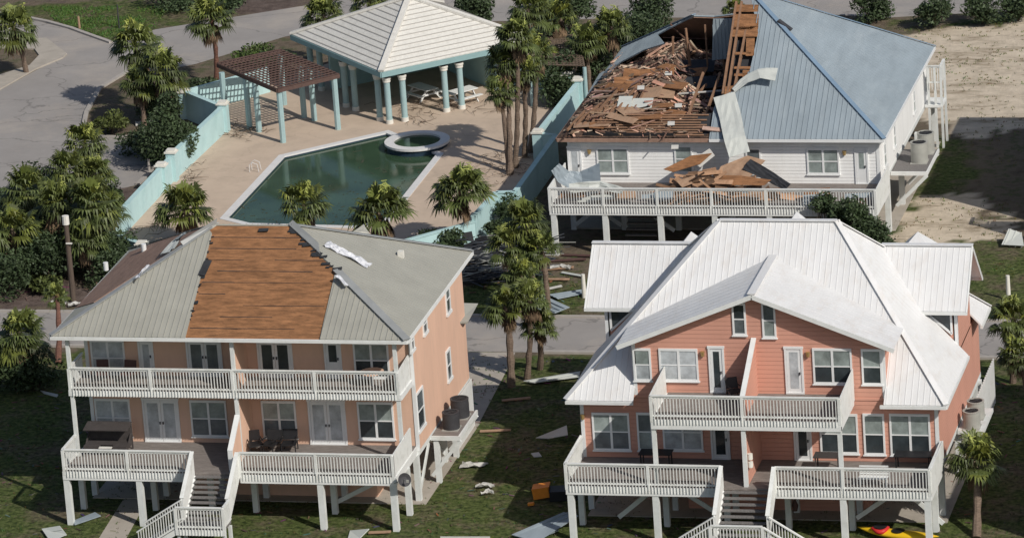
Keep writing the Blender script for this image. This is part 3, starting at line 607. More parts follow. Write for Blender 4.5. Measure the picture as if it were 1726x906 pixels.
# torn felt scraps along the edges of the tear
sc = MB()
for k in range(46):
    f = rr_.random(); e = d_.lerp(rr, f) + Vector((rr_.uniform(-.35, .12), 0, 0)) if k < 26 else t1.lerp(a, f)+Vector((rr_.uniform(-.02, .12), 0, 0))
    s = rr_.uniform(.05, .2); s = s*1.3 if k < 26 else s*.6; o_ = PP(0,0,fp)*0 + e + sh + nF*.05
    MB().beam(o_-Vector((s, 0, 0)), o_+Vector((s, 0, rr_.uniform(0,.08))), s*rr_.uniform(.5,1.2), .03, nF).build('torn_felt', MT['felt'], A)
sc = MB(); e = Q(340,465); sc.beam(e+nF*.05, e+nF*.1+Vector((.15,.9,.45)), .35, .06, nF); sc.build('torn_felt', MT['felt'], A); sc = MB(); e = Q(436,388); sc.beam(e+nF*.01, e+Vector((.5,0,.03))+nF*.01, .2, .04, nF); sc.build('torn_felt', MT['felt'], A)
rp = plane3(RF, RB, rr); rplane(A, [RF, RB, rr], rp[1], 'greyroof', (1, 0, -.5), .3, .03, .015)
lp_ = plane3(LF, LB, rl); rplane(A, [LF, LB, rl], lp_[1], 'greyroof', (-1, 0, -.5), .3, w=.02, h=.012)
ul = [LF.lerp(LB, .30)+Vector((.05,0,.03)), LF.lerp(LB, .90)+Vector((.4,0,.23)), LB.lerp(rl, .30)+Vector((0,-.5,.02)), LB.lerp(rl,.9), rl, LF.lerp(rl, .93)+Vector((-.1,.15,0)), LF.lerp(rl, .28)+Vector((-.2,.2,0))]
ul = [PP(*(lambda v: (863+FPX*((v-CAM).dot(R2))/((v-CAM).dot(_f)), 453-FPX*((v-CAM).dot(U2))/((v-CAM).dot(_f))))(p), lp_)+lp_[1]*.045 for p in ul]
MB().slab(ul, .03, lp_[1]).build('exposed_underlay', MT['osbdark'], A)
bp = plane3(RB, LB, rl); rplane(A, [RB, LB, rl, rr], bp[1], 'greyroof', (0, 1, -.5), .3)
capline(A, LF, LF.lerp(rl, .97), 'greycap', .3); capline(A, RF, RF.lerp(rr, .6), 'greycap', .42, lift=.04); capline(A, RB, rr, 'greycap'); capline(A, LB, rl, 'greycap')
MB().slab([rr+nF*.02+Vector((-.1,0,0)), rr+Vector((.12,.1,.2)), RF.lerp(rr,.80)+Vector((.25,.15,.18)), RF.lerp(rr,.74)+nF*.03, RF.lerp(rr,.80)+nF*.02], .03).build('peeled_ridge_flap', MT['greycap'], A)
MB().slab([rl+nF*.02, LF.lerp(rl,.8)+nF*.03, LF.lerp(rl,.80)+Vector((-.15,0,.25)), rl+Vector((.05,0,.3))], .03).build('peeled_ridge_flap', MT['greycap'], A)
for p, q in ((LF, RF), (RF, RB), (RB, LB), (LB, LF)): gutter(A, p-Vector((0,0,.12)), q-Vector((0,0,.12)), 'fascia', 'white')
for px, py, pl in [(243,424,lp_),(179,455,lp_)]: v = PP(px, py, pl); MB().cyl(v, v+Vector((0,0,.42)), .13, n=10).build('vent_pipe', MT['trim'], A)
v = PP(676,432,rp); MB().box(v.x-.14, v.x+.14, v.y-.14, v.y+.14, v.z-.1, v.z+.3).build('roof_vent', MT['cap'], A)
def crumple(pts, w0, w1, n, m, name, root, lift, seed=1, amp=.12, nrm=Vector((0,0,1))):
    """wrinkled strip of sheet material following pts"""
    r = random.Random(seed); pts = [Vector(p) for p in pts]; mb = MB(); rows = []; K = 7; total = n
    for i in range(total+1):
        f = i/total*(len(pts)-1); k = min(int(f), len(pts)-2); c = pts[k].lerp(pts[k+1], f-k); d = (pts[k+1]-pts[k]).normalized(); sdir = d.cross(nrm).normalized(); wd = w0+(w1-w0)*i/total
        rows.append([c+sdir*wd*(j/(K-1)-.5)+nrm*(lift+r.uniform(-amp, amp)) for j in range(K)])
    vs = [v for q in rows for v in q]; vs += [v-nrm*.02 for v in vs]; N = (total+1)*K
    fs = [(i*K+j, i*K+j+1, (i+1)*K+j+1, (i+1)*K+j) for i in range(total) for j in range(K-1)]; fs += [tuple(N+q for q in f[::-1]) for f in fs]
    return mb.add(vs, fs).build(name, MT[m], root)
o = crumple([PP(548,412,rp), PP(575,425,rp), PP(622,450,rp)], .75, .65, 14, 'tarp', 'foil_sheet', None, .1, 4, .07, rp[1]); tag(o, 'crumpled silver foil sheet stuck on the right slope of the grey metal roof', 'sheet')
o = crumple([PP(568,466,rp), PP(584,482,rp)], .35, .2, 6, 'tarp', 'foil_sheet', None, .07, 5, .04, rp[1]); tag(o, 'small foil scrap on the grey roof hip below the larger silver sheet', 'sheet')
o = crumple([PP(284,430,lp_)+Vector((0,0,.1)), PP(302,412,lp_)+Vector((0,0,.3)), PP(318,408,lp_)+Vector((0,0,.4))], .9, .6, 5, 'bareback', 'roofing_sheet', None, .1, 6, .06, lp_[1]); tag(o, 'pale bent roofing sheet lying on the brown underlay left of the ridge', 'sheet')
o = crumple([PP(232,470,lp_), PP(252,455,lp_)+Vector((0,0,.2))], .5, .25, 5, 'tarp', 'roofing_sheet', None, .1, 7, .06, lp_[1]); tag(o, 'small shiny curled sheet on the brown left slope near the hip', 'sheet')
o = crumple([P(585,400,y=-27.5), P(622,392,y=-26.5)], .25, 1.2, 4, 'greyroof', 'roofing_sheet', None, 0, 8, .05, Vector((0,-.7,.7))); tag(o, 'grey sheet standing up behind the ridge of the peach duplex roof', 'sheet')
# rear porch roof, AC platform
MB().slab([P(771,543,z=6.0), P(789,542,z=5.9), P(806,511,z=5.9), P(776,510,z=6.3)], .1).build('porch_roof', MT['greyroof'], A)
MB().box(3.78, 5.15, -33.4, -29.7, 2.42, 2.5).build('equipment_platform', MT['deck'], A); MB().box(3.75, 5.25, -33.5, -33.4, 2.3, 2.52).box(5.15, 5.25, -33.4, -29.6, 2.3, 2.52).build('platform_rim', MT['pile'], A)
MB().beam((5.25, -33.4, 2.3), (3.7, -33.4, .4), .12, .18).build('platform_brace', MT['pile'], A); MB().beam((5.25, -29.8, 2.3), (3.7, -29.8, .4), .12, .18).build('platform_brace', MT['pile'], A)
pile(A, 4.0, -33.3, 2.3, .26); pile(A, 4.0, -29.7, 2.3, .26)
mb = MB()
for i in range(22): mb.box(3.85, 3.9, -29.3+i*.19, -29.22+i*.19, 0.05, 2.6)
mb.build('lattice_skirt', MT['white'], A)
condenser('air_conditioner', 'dark condenser on the peach duplex side platform, the nearer of two', 4.55, -32.3, 2.5, m='acdark', group='condensers beside the peach duplex'); condenser('air_conditioner', 'dark condenser on the peach duplex side platform, the farther of two', 4.6, -30.6, 2.5, r=.46, h=.95, m='acdark', group='condensers beside the peach duplex')
# stairs
flight(A, -6.45, -4.4, YD-.05, ZF, -42.4, 1.3, 9); deck(A, -6.55, -4.15, -43.6, -42.4, 1.3, 'tread')
railing(A, (-6.55, -43.6, 1.3), (-4.15, -43.6, 1.3), posts=(0, 1)); railing(A, (-4.15, -43.6, 1.3), (-4.15, -42.4, 1.3)); MB().box(-6.6, -4.1, -43.68, -43.56, 1.0, 1.28).build('rim_board', MT['white'], A)
for x in (-6.5, -4.2): pile(A, x, -43.5, 1.1, .16); pile(A, x, -42.5, 1.1, .16)
st = MB()
for i in range(7): f = (i+.5)/7; x = -6.6-1.9*f; st.box(x-.15, x+.15, -43.55, -42.45, 1.25-1.2*f-.05, 1.25-1.2*f)
st.build('stair_treads', MT['tread'], A)
for y in (-43.6, -42.4):
    a_, b_ = Vector((-6.6, y, 1.25)), Vector((-8.6, y, 0)); Z = Vector((0,0,1)); mb = MB().beam(a_+Z*1.1, b_+Z*1.1, .13, .06).beam(a_+Z*.15, b_+Z*.15, .05, .09).beam(a_-Z*.1, b_-Z*.1, .06, .26)
    for i in range(15): f = (i+.5)/15; mb.beam(a_.lerp(b_, f)+Z*.15, a_.lerp(b_, f)+Z*1.1, .04, .04, (1,0,0))
    mb.build('railing', MT['rail'], A)

# ------------------------------------------------------------------ house D: coral duplex, white roof
DW, DD, DB = -36.85, -40.79, -40.6
D = thing('stilt_house', 'coral duplex on piles with intact white metal roof and gabled front', 'house', (21.1, -31, 0))
DXL, DXR = 12.35, 29.85; DC = 21.1
MB().box(DXL, DXR, DW, -23.3, 2.6, 6.0).build('lower_walls', MT['coral'], D)
gz = 11.2; fz = 8.75
gw = MB().slab([Vector((15.1, DW, 6.0)), Vector((27.4, DW, 6.0)), Vector((27.4, DW, 8.95)), Vector((21.2, DW, 11.25)), Vector((15.1, DW, 8.95))], .2, Vector((0, -1, 0))); gw.build('gable_wall', MT['coral'], D)
MB().box(15.1, 15.3, DW+.2, -33.9, 6, 8.9).build('dormer_cheek', MT['coral'], D); MB().box(27.2, 27.4, DW+.2, -33.9, 6, 8.9).build('dormer_cheek', MT['coral'], D)
MB().box(DXL, DXR, DW-.03, -23.2, 2.35, 2.6).build('floor_band', MT['pile'], D)
for x in (DXL+.05, DXR-.05): MB().box(x-.09, x+.09, DW-.035, DW+.06, 2.6, 5.95).build('corner_board', MT['trim'], D)
for x in (15.15, 27.35): MB().box(x-.09, x+.09, DW-.035, DW+.06, 6.0, 8.85).build('corner_board', MT['trim'], D)
MB().box(15.0, 27.5, DW-.04, DW+.01, 5.98, 6.1).build('belt_trim', MT['coral'], D)
ze, zr = 6.0, 12.82; y0, y1 = -37.5, -22.9; x0, x1 = 11.75, 30.4; my = -30.2; rl, rr = Vector((18.36, my, zr)), Vector((24.2, my, zr))
LF, RF, RB, LB = Vector((x0,y0,ze)), Vector((x1,y0,ze)), Vector((x1,y1,ze)), Vector((x0,y1,ze)); sF = (zr-ze)/(my-y0); zf_ = lambda y: ze+sF*(y-y0)
fp = plane3(LF, RF, rr); cut = [(27.38, y0), (27.38, -33.2), (15.12, -33.2), (15.12, y0)]
poly = [LF, Vector((15.12, y0, ze)), Vector((15.12, -36.75, zf_(-36.75))), Vector((27.38, -36.75, zf_(-36.75))), Vector((27.38, y0, ze)), RF, rr, rl]
rplane(D, poly, fp[1], 'whiteroof', (0, -1, -.9), .3, .035, .02)
sR = (zr-ze)/(x1-rr.x); zR = lambda x: ze+sR*(x1-x); rp = plane3(RF, RB, rr)
poly = [RF, Vector((x1, -30.25, ze)), Vector((28.3, -30.25, zR(28.3))), Vector((28.3, -25.8, zR(28.3))), Vector((x1, -25.8, ze)), RB, rr]
rplane(D, poly, rp[1], 'whiteroof', (1, 0, -1), .45, .03, .012)
sL = (zr-ze)/(rl.x-x0); zL = lambda x: ze+sL*(x-x0); lpn = plane3(LF, LB, rl)
poly = [LF, Vector((x0, -30.25, ze)), Vector((13.9, -30.25, zL(13.9))), Vector((13.9, -25.8, zL(13.9))), Vector((x0, -25.8, ze)), LB, rl]
rplane(D, poly, lpn[1], 'whiteroof', (-1, 0, -1), .3, .03, .03)
bp = plane3(RB, LB, rl); rplane(D, [RB, LB, rl, rr], bp[1], 'whiteroof', (0, 1, -1), .3)
for a, b in ((LF, rl), (RF, rr), (RB, rr), (LB, rl), (rl, rr)): capline(D, a, b, 'whiteroof', .3)
# front gable roof
pk0 = Vector((21.22, -37.45, 11.47)); pk1 = Vector((21.22, y0+(11.45-ze)/sF+.1, 11.47)); el = Vector((14.45, -37.45, 8.82)); er = Vector((28.0, -37.45, 8.82)); elb = Vector((14.45, y0+(8.82-ze)/sF+.1, 8.82)); erb = Vector((28.0, elb.y, 8.82))
n1 = (pk0-el).cross(elb-el).normalized(); n1 = n1 if n1.z > 0 else -n1; rplane(D, [el, pk0, pk1, elb], n1, 'whiteroof', (1, 0, .38), .6, .03, .012, name='gable_roof')
n2 = Vector((-n1.x, n1.y, n1.z)); rplane(D, [er, erb, pk1, pk0], n2, 'whiteroof', (1, 0, -.38), .6, .03, .012, name='gable_roof')
capline(D, pk0, pk1, 'whiteroof', .4, lift=.04)
for a, b in ((el, pk0), (pk0, er)): MB().beam(a+Vector((0,.02,-.12)), b+Vector((0,.02,-.12)), .08, .22).build('rake_board', MT['white'], D)
for a, b in ((LF, Vector((15.12,y0,ze))), (Vector((27.2,y0,ze)), RF), (RF, Vector((x1,-30.25,ze))), (Vector((x1,-25.8,ze)), RB)): gutter(D, a-Vector((0,0,.12)), b-Vector((0,0,.12)), 'fascia', 'white')
# side dormers
for s, xo, xi, xw in ((1, 30.5, 25.2, DXR), (-1, 11.35, 17.4, DXL)):
    yr, zd, ye, yb, zde = -28.0, 10.88, -30.65, -25.35, 8.38
    for yy in (ye, yb):
        xe = (x1-(zde-ze)/sR) if s > 0 else (x0+(zde-ze)/sL); xrr = (x1-(zd-ze)/sR-.3*0) if s > 0 else (x0+(zd-ze)/sL)
        pl = [Vector((xo, yy, zde)), Vector((xo, yr, zd)), Vector((xrr-s*.15, yr, zd)), Vector((xe-s*.15, yy, zde))]; nn = Vector((0, -(zd-zde) if yy < yr else (zd-zde), abs(yy-yr))).normalized()
        rplane(D, pl, nn, 'whiteroof', (0, -1 if yy < yr else 1, -1), .3, .035, .02, name='dormer_roof')
        gutter(D, pl[0]-Vector((0,0,.1)), pl[3]-Vector((0,0,.1)), 'fascia', 'white'); MB().beam(pl[0]-Vector((s*.04,0,.1)), pl[1]-Vector((s*.04,0,.1)), .06, .2).build('rake_board', MT['white'], D)
    capline(D, (xo, yr, zd), (xrr, yr, zd), 'whiteroof', .3)
    MB().slab([Vector((xw, -30.2, 5.9)), Vector((xw, -25.8, 5.9)), Vector((xw, -25.8, 8.5)), Vector((xw, yr, 10.6)), Vector((xw, -30.2, 8.5))], .15, Vector((s, 0, 0))).build('dormer_wall', MT['coral'], D)
    xt = (x1-(8.4-ze)/sR) if s > 0 else (x0+(8.4-ze)/sL)
    for yy, sy in ((-30.2, -1), (-25.8, 1)): MB().slab([Vector((xw-s*.01, yy, 5.9)), Vector((xw-s*.01, yy, 8.4)), Vector((xt-s*.3, yy, 8.4))], .12, Vector((0, sy, 0))).build('dormer_cheek', MT['coral'], D)
    xm = xw-s*.25; k = (sR if s > 0 else sL); zz = lambda x: ze+k*abs((x1 if s > 0 else x0)-x)+.35
    MB().slab([Vector((xm, -30.24, zz(xm)-.05)), Vector((xm, -30.24, 8.3)), Vector((xm-s*1.25, -30.24, 8.3))], .04, Vector((0,-1,0))).build('cheek_window', MT['glass'], D)
    MB().beam((xm+s*.03, -30.27, zz(xm)-.1), (xm+s*.03, -30.27, 8.3), .1, .08).beam((xm+s*.05, -30.27, zz(xm)-.16), (xm-s*1.3, -30.27, 8.28), .08, .1).build('cheek_window_trim', MT['trim'], D)
    MB().box(xw-.08, xw+.08, -30.25, -30.1, 6, 8.4).build('corner_board', MT['trim'], D)
# small pyramid roofs at the rear
for px, py, yq, half in [(1165,390,-22,1.1),(1343,356,-22,1.0),(1547,390,-22,1.3)]:
    a = P(px, py, y=yq); zb = a.z-1.35
    mb = MB(); c4 = [Vector((a.x-half, yq-half, zb)), Vector((a.x+half, yq-half, zb)), Vector((a.x+half, yq+half, zb)), Vector((a.x-half, yq+half, zb))]; mb.add(c4+[a], [(0,1,4),(1,2,4),(2,3,4),(3,0,4),(3,2,1,0)]).build('turret_roof', MT['whiteroof'], D)
    MB().box(a.x-half+.2, a.x+half-.2, yq-half+.2, yq+half-.2, 2.6, zb).build('turret_wall', MT['coral'], D)
MB().box(13, 29.3, -23.3, -20.6, 2.45, 2.65).build('rear_deck', MT['deck'], D)
for x in (13.2, 18, 23.5, 29.1): pile(D, x, -20.8, 2.5, .26)
railing(D, (29.2, -23.2, 2.65), (29.2, -20.7, 2.65)); railing(D, (13.1, -20.7, 2.65), (29.2, -20.7, 2.65))
# decks and balcony
deck(D, 12.35, 30.0, DD, DW, ZF); deck(D, 16.75, 25.75, DB, DW, 6.25)
MB().box(12.3, 19.98, DD-.06, DD+.04, 2.40, 2.84).build('rim_board', MT['white'], D); MB().box(22.55, 30.05, DD-.06, DD+.04, 2.40, 2.84).build('rim_board', MT['white'], D)
for x in (12.33, 30.02): MB().box(x-.05, x+.05, DD+.05, DW-.05, 2.40, 2.83).build('rim_board', MT['white'], D)
MB().box(16.65, 25.85, DB-.06, DB+.04, 5.75, 6.24).build('rim_board', MT['white'], D)
for x in (16.7, 25.8): MB().box(x-.05, x+.05, DB+.05, DW-.05, 5.75, 6.23).build('rim_board', MT['white'], D)
MB().box(16.8, 25.7, DB+.1, DW-.05, 5.95, 6.1).build('porch_ceiling', MT['white'], D)
for x in (12.5, 16.68, 25.8, 29.85): pile(D, x, DD+.12, 2.45)
for x in (12.5, 16.7, 19.7, 22.7, 25.8, 29.85):
    for y in (-38.6, -36.5, -31, -24): pile(D, x, y, 2.45, .28)
for x in (16.75, DC, 25.75): MB().box(x-.1, x+.1, DB, DB+.2, ZF, 6.3).build('porch_post', MT['pile'], D)
xbrace(D, (14.3, -38.6, .4), (16.6, -38.6, 2.3)); xbrace(D, (16.8, -38.6, 2.3), (19.5, -38.6, .5)); xbrace(D, (26, -38.6, .6), (28.4, -38.6, 2.3)); xbrace(D, (28.2, -38.6, 2.3), (30.2, -38.6, .4))
MB().box(17.3, 26.2, -36.3, -26, .05, 2.35).build('ground_room', MT['coral'], D)
railing(D, (12.35, DD, ZF), (19.97, DD, ZF), posts=(0, .53, 1)); railing(D, (22.57, DD, ZF), (30.0, DD, ZF), posts=(0, .44, 1)); railing(D, (12.35, DD, ZF), (12.35, DW-.1, ZF)); railing(D, (30.0, DD, ZF), (30.0, DW-.1, ZF))
for x, q in ((12.28, 1), (30.08, 1)): MB().slab([Vector((x+.03, DD, ZF-.1)), Vector((x+.03, DW-.2, ZF-.1)), Vector((x+.03, DW-.2, ZF+1.2)), Vector((x+.03, DD, ZF+1.13))], .05, Vector((1,0,0))).build('privacy_wall', MT['rail'], D)
railing(D, (16.7, DB, 6.3), (25.8, DB, 6.3), 1.13, posts=(0, .485, 1))
for x in (16.66, 25.86): MB().slab([Vector((x+.03, DB, 6.0)), Vector((x+.03, DW-.1, 6.0)), Vector((x+.03, DW-.1, 7.6)), Vector((x+.03, DB, 7.44))], .06, Vector((1,0,0))).build('privacy_wall', MT['rail'], D)
fin(D, DC, [(DB+.2, 6.25), (DW, 6.25), (DW, 9.0), (DB+.2, 7.2)], .16, 'coral'); MB().beam((DC, DB+.15, 7.25), (DC, DW, 9.06), .24, .08).build('fin_trim', MT['white'], D)
fin(D, DC, [(DB+.2, ZF), (DW, ZF), (DW, 5.9), (DB+.2, 5.9)], .16, 'coral'); MB().box(DC-.1, DC+.1, DB-.9, DB-.7, ZF, ZF+1) 
for z in (3.75, 4.15): MB().cyl((DC+.2, DB+.35, z), (DC+.2, DB+.35, z+.28), .13, n=12).build('wall_lamp', MT['cap'], D)
for r in [(1065.6,587.5,1099.2,641.4),]: window_front(D, r, DW, 'blind', 'blindshade', 1)
window_front(D, (1109.5,587.9,1178.3,642), DW, 'blindshade', 'blindshade', 2); window_front(D, (1368.6,587.5,1437.7,647), DW, 'blind', 'glass', 2); window_front(D, (1450.7,588.6,1488,648), DW, 'blind', 'glass', 1)
door_front(D, (1192.8,586.7,1224,664), DW, 6.3, 1, 'glass'); door_front(D, (1321.2,587.5,1356.4,665), DW, 6.3, 1, 'blindshade')
window_front(D, (996.8,695.6,1063.7,758.6), DW, 'blind', 'midglass', 2); window_front(D, (1072,695.6,1102,758.6), DW, 'midglass', 'blind', 1); window_front(D, (1115,697,1186,759), DW, 'blindshade', 'blindshade', 2)
window_front(D, (1380,697.5,1448,764.3), DW, 'blind', 'glass', 2); window_front(D, (1453.7,697.5,1493,766), DW, 'blind', 'glass', 1); window_front(D, (1498.4,697.5,1570,768), DW, 'blind', 'glass', 2)
door_front(D, (1195.5,698,1231.8,770), DW, ZF, 1, 'glass'); door_front(D, (1335.4,698,1369.7,772), DW, ZF, 1, 'glass')
window_front(D, (1232.5,511,1258.8,564.6), DW, 'glass', 'midglass', 1); window_front(D, (1282.6,511,1309,569), DW, 'midglass', 'blind', 1)
for px, py in ((1184,596), (1361.5,597), (982,702)): v = P(px, py, y=DW-.1); MB().cyl(v-Vector((0,0,.12)), v+Vector((0,0,.12)), .08, .11, n=10).build('wall_sconce', MT['brass'], D)
MB().box(29.9, 31.2, -31.5, -28.2, 2.32, 2.5).build('equipment_platform', MT['pile'], D)
mb = MB()
for i in range(20): mb.box(30.1, 30.16, -27.5+i*.35, -27.4+i*.35, .05, 2.45)
mb.build('lattice_skirt', MT['white'], D)
condenser('air_conditioner', 'round grey condenser by the coral wall above the front right palm, the nearer one', 30.55, -31.0, 2.5, m='acgrey', group='condensers beside the coral duplex'); condenser('air_conditioner', 'round grey condenser by the coral wall above the front right palm, the farther one', 30.55, -29.6, 2.5, m='acgrey', group='condensers beside the coral duplex')
# side stair
flight(D, 20.1, 22.42, DD-.05, ZF, -43.0, 1.2, 8); deck(D, 20.0, 22.6, -44.35, -43.0, 1.2, 'tread')
railing(D, (20.05, -44.35, 1.2), (22.55, -44.35, 1.2), posts=(0, 1)); MB().box(20.0, 22.6, -44.43, -44.3, .9, 1.18).build('rim_board', MT['white'], D)
for s, xa in ((-1, 20.0), (1, 22.6)):
    st = MB()
    for i in range(6): f = (i+.5)/6; x = xa+s*1.7*f; st.box(x-.15, x+.15, -44.3, -43.1, 1.15-1.1*f-.05, 1.15-1.1*f)
    st.build('stair_treads', MT['tread'], D)
    for y in (-44.35, -43.0):
        a_, b_ = Vector((xa, y, 1.15)), Vector((xa+s*1.8, y, 0)); Z = Vector((0,0,1)); mb = MB().beam(a_+Z*1.12, b_+Z*1.12, .13, .06).beam(a_+Z*.15, b_+Z*.15, .05, .09).beam(a_-Z*.1, b_-Z*.1, .06, .26)
        for i in range(13): f = (i+.5)/13; mb.beam(a_.lerp(b_, f)+Z*.15, a_.lerp(b_, f)+Z*1.1, .04, .04, (1,0,0))
        mb.build('railing', MT['rail'], D)
for x in (20.05, 22.55): pile(D, x, -44.25, 1.0, .16)

# ------------------------------------------------------------------ house C: white house, blue roof torn away
CW, CD = 7.0, 2.4
Ch = thing('stilt_house', 'white clapboard house with blue metal roof, its left half ripped open', 'house', (11, 15.6, 0))
CXL, CXR = 2.0, 19.8
MB().box(CXL, CXR, CW, 24.4, 2.6, 5.5).build('siding_walls', MT['whitesid'], Ch); MB().box(CXL-.02, CXR+.02, CW-.03, 24.5, 2.35, 2.6).build('floor_band', MT['pile'], Ch)
for x in (CXL+.05, CXR-.05): MB().box(x-.09, x+.09, CW-.035, CW+.06, 2.6, 5.5).build('corner_board', MT['trim'], Ch)
deck(Ch, 1.85, 20.3, CD, CW, ZF); MB().box(1.8, 20.35, CD-.06, CD+.04, 2.42, 2.84).build('rim_board', MT['white'], Ch)
for x in (1.83, 20.32): MB().box(x-.05, x+.05, CD+.05, CW-.05, 2.42, 2.83).build('rim_board', MT['white'], Ch)
railing(Ch, (1.85, CD, ZF), (20.3, CD, ZF), posts=[i/6 for i in range(7)])
for x in (1.78, 20.35): MB().slab([Vector((x+.03, CD, ZF-.1)), Vector((x+.03, CW-.1, ZF-.1)), Vector((x+.03, CW-.1, ZF+1.2)), Vector((x+.03, CD, ZF+1.13))], .06, Vector((1,0,0))).build('privacy_wall', MT['rail'], Ch)
for x in (2.0, 4.95, 8.1, 11.2, 14.3, 17.4, 20.15):
    for y in (CD+.12, 7.2, 12, 18, 24.2): pile(Ch, x, y, 2.45, .3)
xbrace(Ch, (2.1, 7.0, .3), (4.8, 7.0, 2.3)); xbrace(Ch, (4.8, 7.0, .3), (2.1, 7.0, 2.3)); xbrace(Ch, (8.2, 5.5, .5), (5.8, 5.5, 2.3))
st = MB(); [st.box(5.6, 7.4, 4.0+i*.28, 4.28+i*.28, .3+i*.26, .36+i*.26) for i in range(9)]; st.build('stair_treads', MT['tread'], Ch)
for px, py, w_, h_ in [(1561,131,.7,1.4),(1540,171,.7,1.4),(1507,229,.7,1.4),(1491,260,.8,1.4)]: window_side(Ch, px, py, CXR, w_, h_, 'blindshade', 'blind')
door_front(Ch, (955.5,250,983,308), CW, ZF, 1, 'blindshade'); door_front(Ch, (1439.7,253,1465.4,314), CW, ZF, 1, 'blind', True)
window_front(Ch, (1004.5,249,1061.4,293), CW, 'blind', 'blind', 2); window_front(Ch, (1135.6,245.6,1168.7,291), CW, 'blind', 'blind', 1); window_front(Ch, (1256,249.6,1283.9,293), CW, 'midglass', 'blind', 1); window_front(Ch, (1359,250.4,1415.6,293.8), CW, 'blind', 'blind', 2)
for px, py in ((993,256), (1423,258)): v = P(px, py, y=CW-.1); MB().cyl(v-Vector((0,0,.12)), v+Vector((0,0,.12)), .08, .12, n=10).build('wall_sconce', MT['brass'], Ch)
# roof
ze = 5.64; LF, RF, RB, LB = Vector((1.45,6.4,ze)), Vector((20.25,6.4,ze)), Vector((20.25,24.9,ze)), Vector((1.45,24.9,ze)); AP = Vector((11.2,15.65,11.68))
fp = plane3(LF, RF, AP); nF = fp[1]; Qf = lambda a, b: PP(a, b, fp)
x195 = Qf(1195,235); left_edge = [Vector((x195.x, 6.4, ze)), RF, AP, Qf(1278,55), Qf(1264,118), Qf(1240,150), Qf(1212,166), Qf(1203,182)]
rplane(Ch, left_edge, nF, 'blueroof', (0, -1, -.65), .3, .035, .035)
pl = plane3(RF, RB, AP); rplane(Ch, [RF, RB, AP], pl[1], 'blueroof', (1, 0, -.6), .45, .03, .012)
pl = plane3(RB, LB, AP); h57 = LB.lerp(AP, .57); zb = lambda y: ze+(24.9-y)*(AP.z-ze)/(24.9-AP.y)
bk = [RB, LB, h57, Vector((8.2, h57.y+.1, zb(h57.y+.1))), Vector((9.4, h57.y-.25, zb(h57.y-.25))), Vector((10.7, h57.y+.05, zb(h57.y+.05))), AP]
rplane(Ch, bk, pl[1], 'blueroof', (0, 1, -.6), .3, .03, .03); MB().slab([p_-pl[1]*.12 for p_ in bk], .04, pl[1]).build('roof_lining', MT['osbdark'], Ch)
lp2 = plane3(LB, LF, AP); Ql = lambda a, b: PP(a, b, lp2)
rem = [LF.lerp(LB, .42), LB, LB.lerp(AP, .57), Ql(1135,44), Ql(1108,58), Ql(1120,73), Ql(1085,84), Ql(1045,105), Ql(1010,125)]
rplane(Ch, rem, lp2[1], 'blueroof', (-1, 0, -.6), .3, .03, .03)
capline(Ch, RF, AP, 'bluecap', .27); capline(Ch, RB, AP, 'bluecap', .27); capline(Ch, LB, LB.lerp(AP, .57), 'bluecap', .3)
for a, b in ((Vector((x195.x,6.4,ze)), RF), (RF, RB)): gutter(Ch, a-Vector((0,0,.1)), b-Vector((0,0,.1)), 'fascia', 'trim')
MB().box(1.5, x195.x, 6.42, 6.55, 5.42, 5.62).build('broken_fascia', MT['osbdark'], Ch); MB().box(1.42, 1.55, 6.5, 24.8, 5.42, 5.62).build('broken_fascia', MT['osbdark'], Ch)
MB().slab([Vector((1.5,6.5,5.44)), Vector((20.1,6.5,5.44)), Vector((20.1,24.7,5.44)), Vector((1.5,24.7,5.44))], .05, Vector((0,0,1))).build('soffit', MT['trim'], Ch)
# collapsed sheathing heap inside the hole
def heap(x, y):
    e = min(y-6.4, x-1.45, 24.9-y, 1e9); base = max(0, min((y-6.4)*.655, (x-1.45)*.62, (24.9-y)*.655))
    k = .50 if x < 6.6 else max(.08, .5-(x-6.6)*.14)
    if x > 6.5 and y > 12.5: k *= .55
    n = noise.noise(Vector((x*.5, y*.5, 3)))*.35+noise.noise(Vector((x*1.7, y*1.7, 8)))*.18
    return 5.66 + base*k + max(0, min(1, e))*n
mb = MB(); NX, NY = 44, 66; vs = [(1.5+i*(10.6/NX), 6.5+j*(17.5/NY), heap(1.5+i*(10.6/NX), 6.5+j*(17.5/NY))) for j in range(NY+1) for i in range(NX+1)]
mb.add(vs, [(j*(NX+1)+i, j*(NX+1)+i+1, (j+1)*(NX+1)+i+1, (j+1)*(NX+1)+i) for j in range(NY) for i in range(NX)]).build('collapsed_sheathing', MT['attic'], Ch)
rq = random.Random(11)
for x_, y_, w_, l_ in ((8.3,13.8,2.2,1.6),(9.6,12.0,1.8,1.8),(7.6,16.5,2.4,1.8),(9.8,15.6,1.8,2.4)):
    z_ = heap(x_, y_)+.32; MB().slab([Vector((x_-w_/2,y_-l_/2,z_-.1)), Vector((x_+w_/2,y_-l_/2+.2,z_-.05)), Vector((x_+w_/2-.2,y_+l_/2,z_+.25)), Vector((x_-w_/2+.3,y_+l_/2-.1,z_+.2))], .03, Vector((0,-.2,1))).build('attic_dark_sheet', MT['felt'], Ch)  # near-black sheets laid in to darken the open attic
MB().box(3.0, 8.2, 6.62, 7.5, 5.7, 5.86).build('eave_slot_shade', MT['dark'], Ch)  # solid near-black block standing in for the shaded slot along the eave
for k_ in range(9):
    x_ = 2.0+k_*.42; pts_ = [Vector((x_+.25*j_, 7.0+j_*1.25+k_*.12, heap(x_+.25*j_, 7.0+j_*1.25+k_*.12)+.22)) for j_ in range(3+k_ % 3)]
    for a_, b_ in zip(pts_, pts_[1:]): MB().beam(a_, b_, .09, .14).build('rafter', MT['rafter'], Ch)
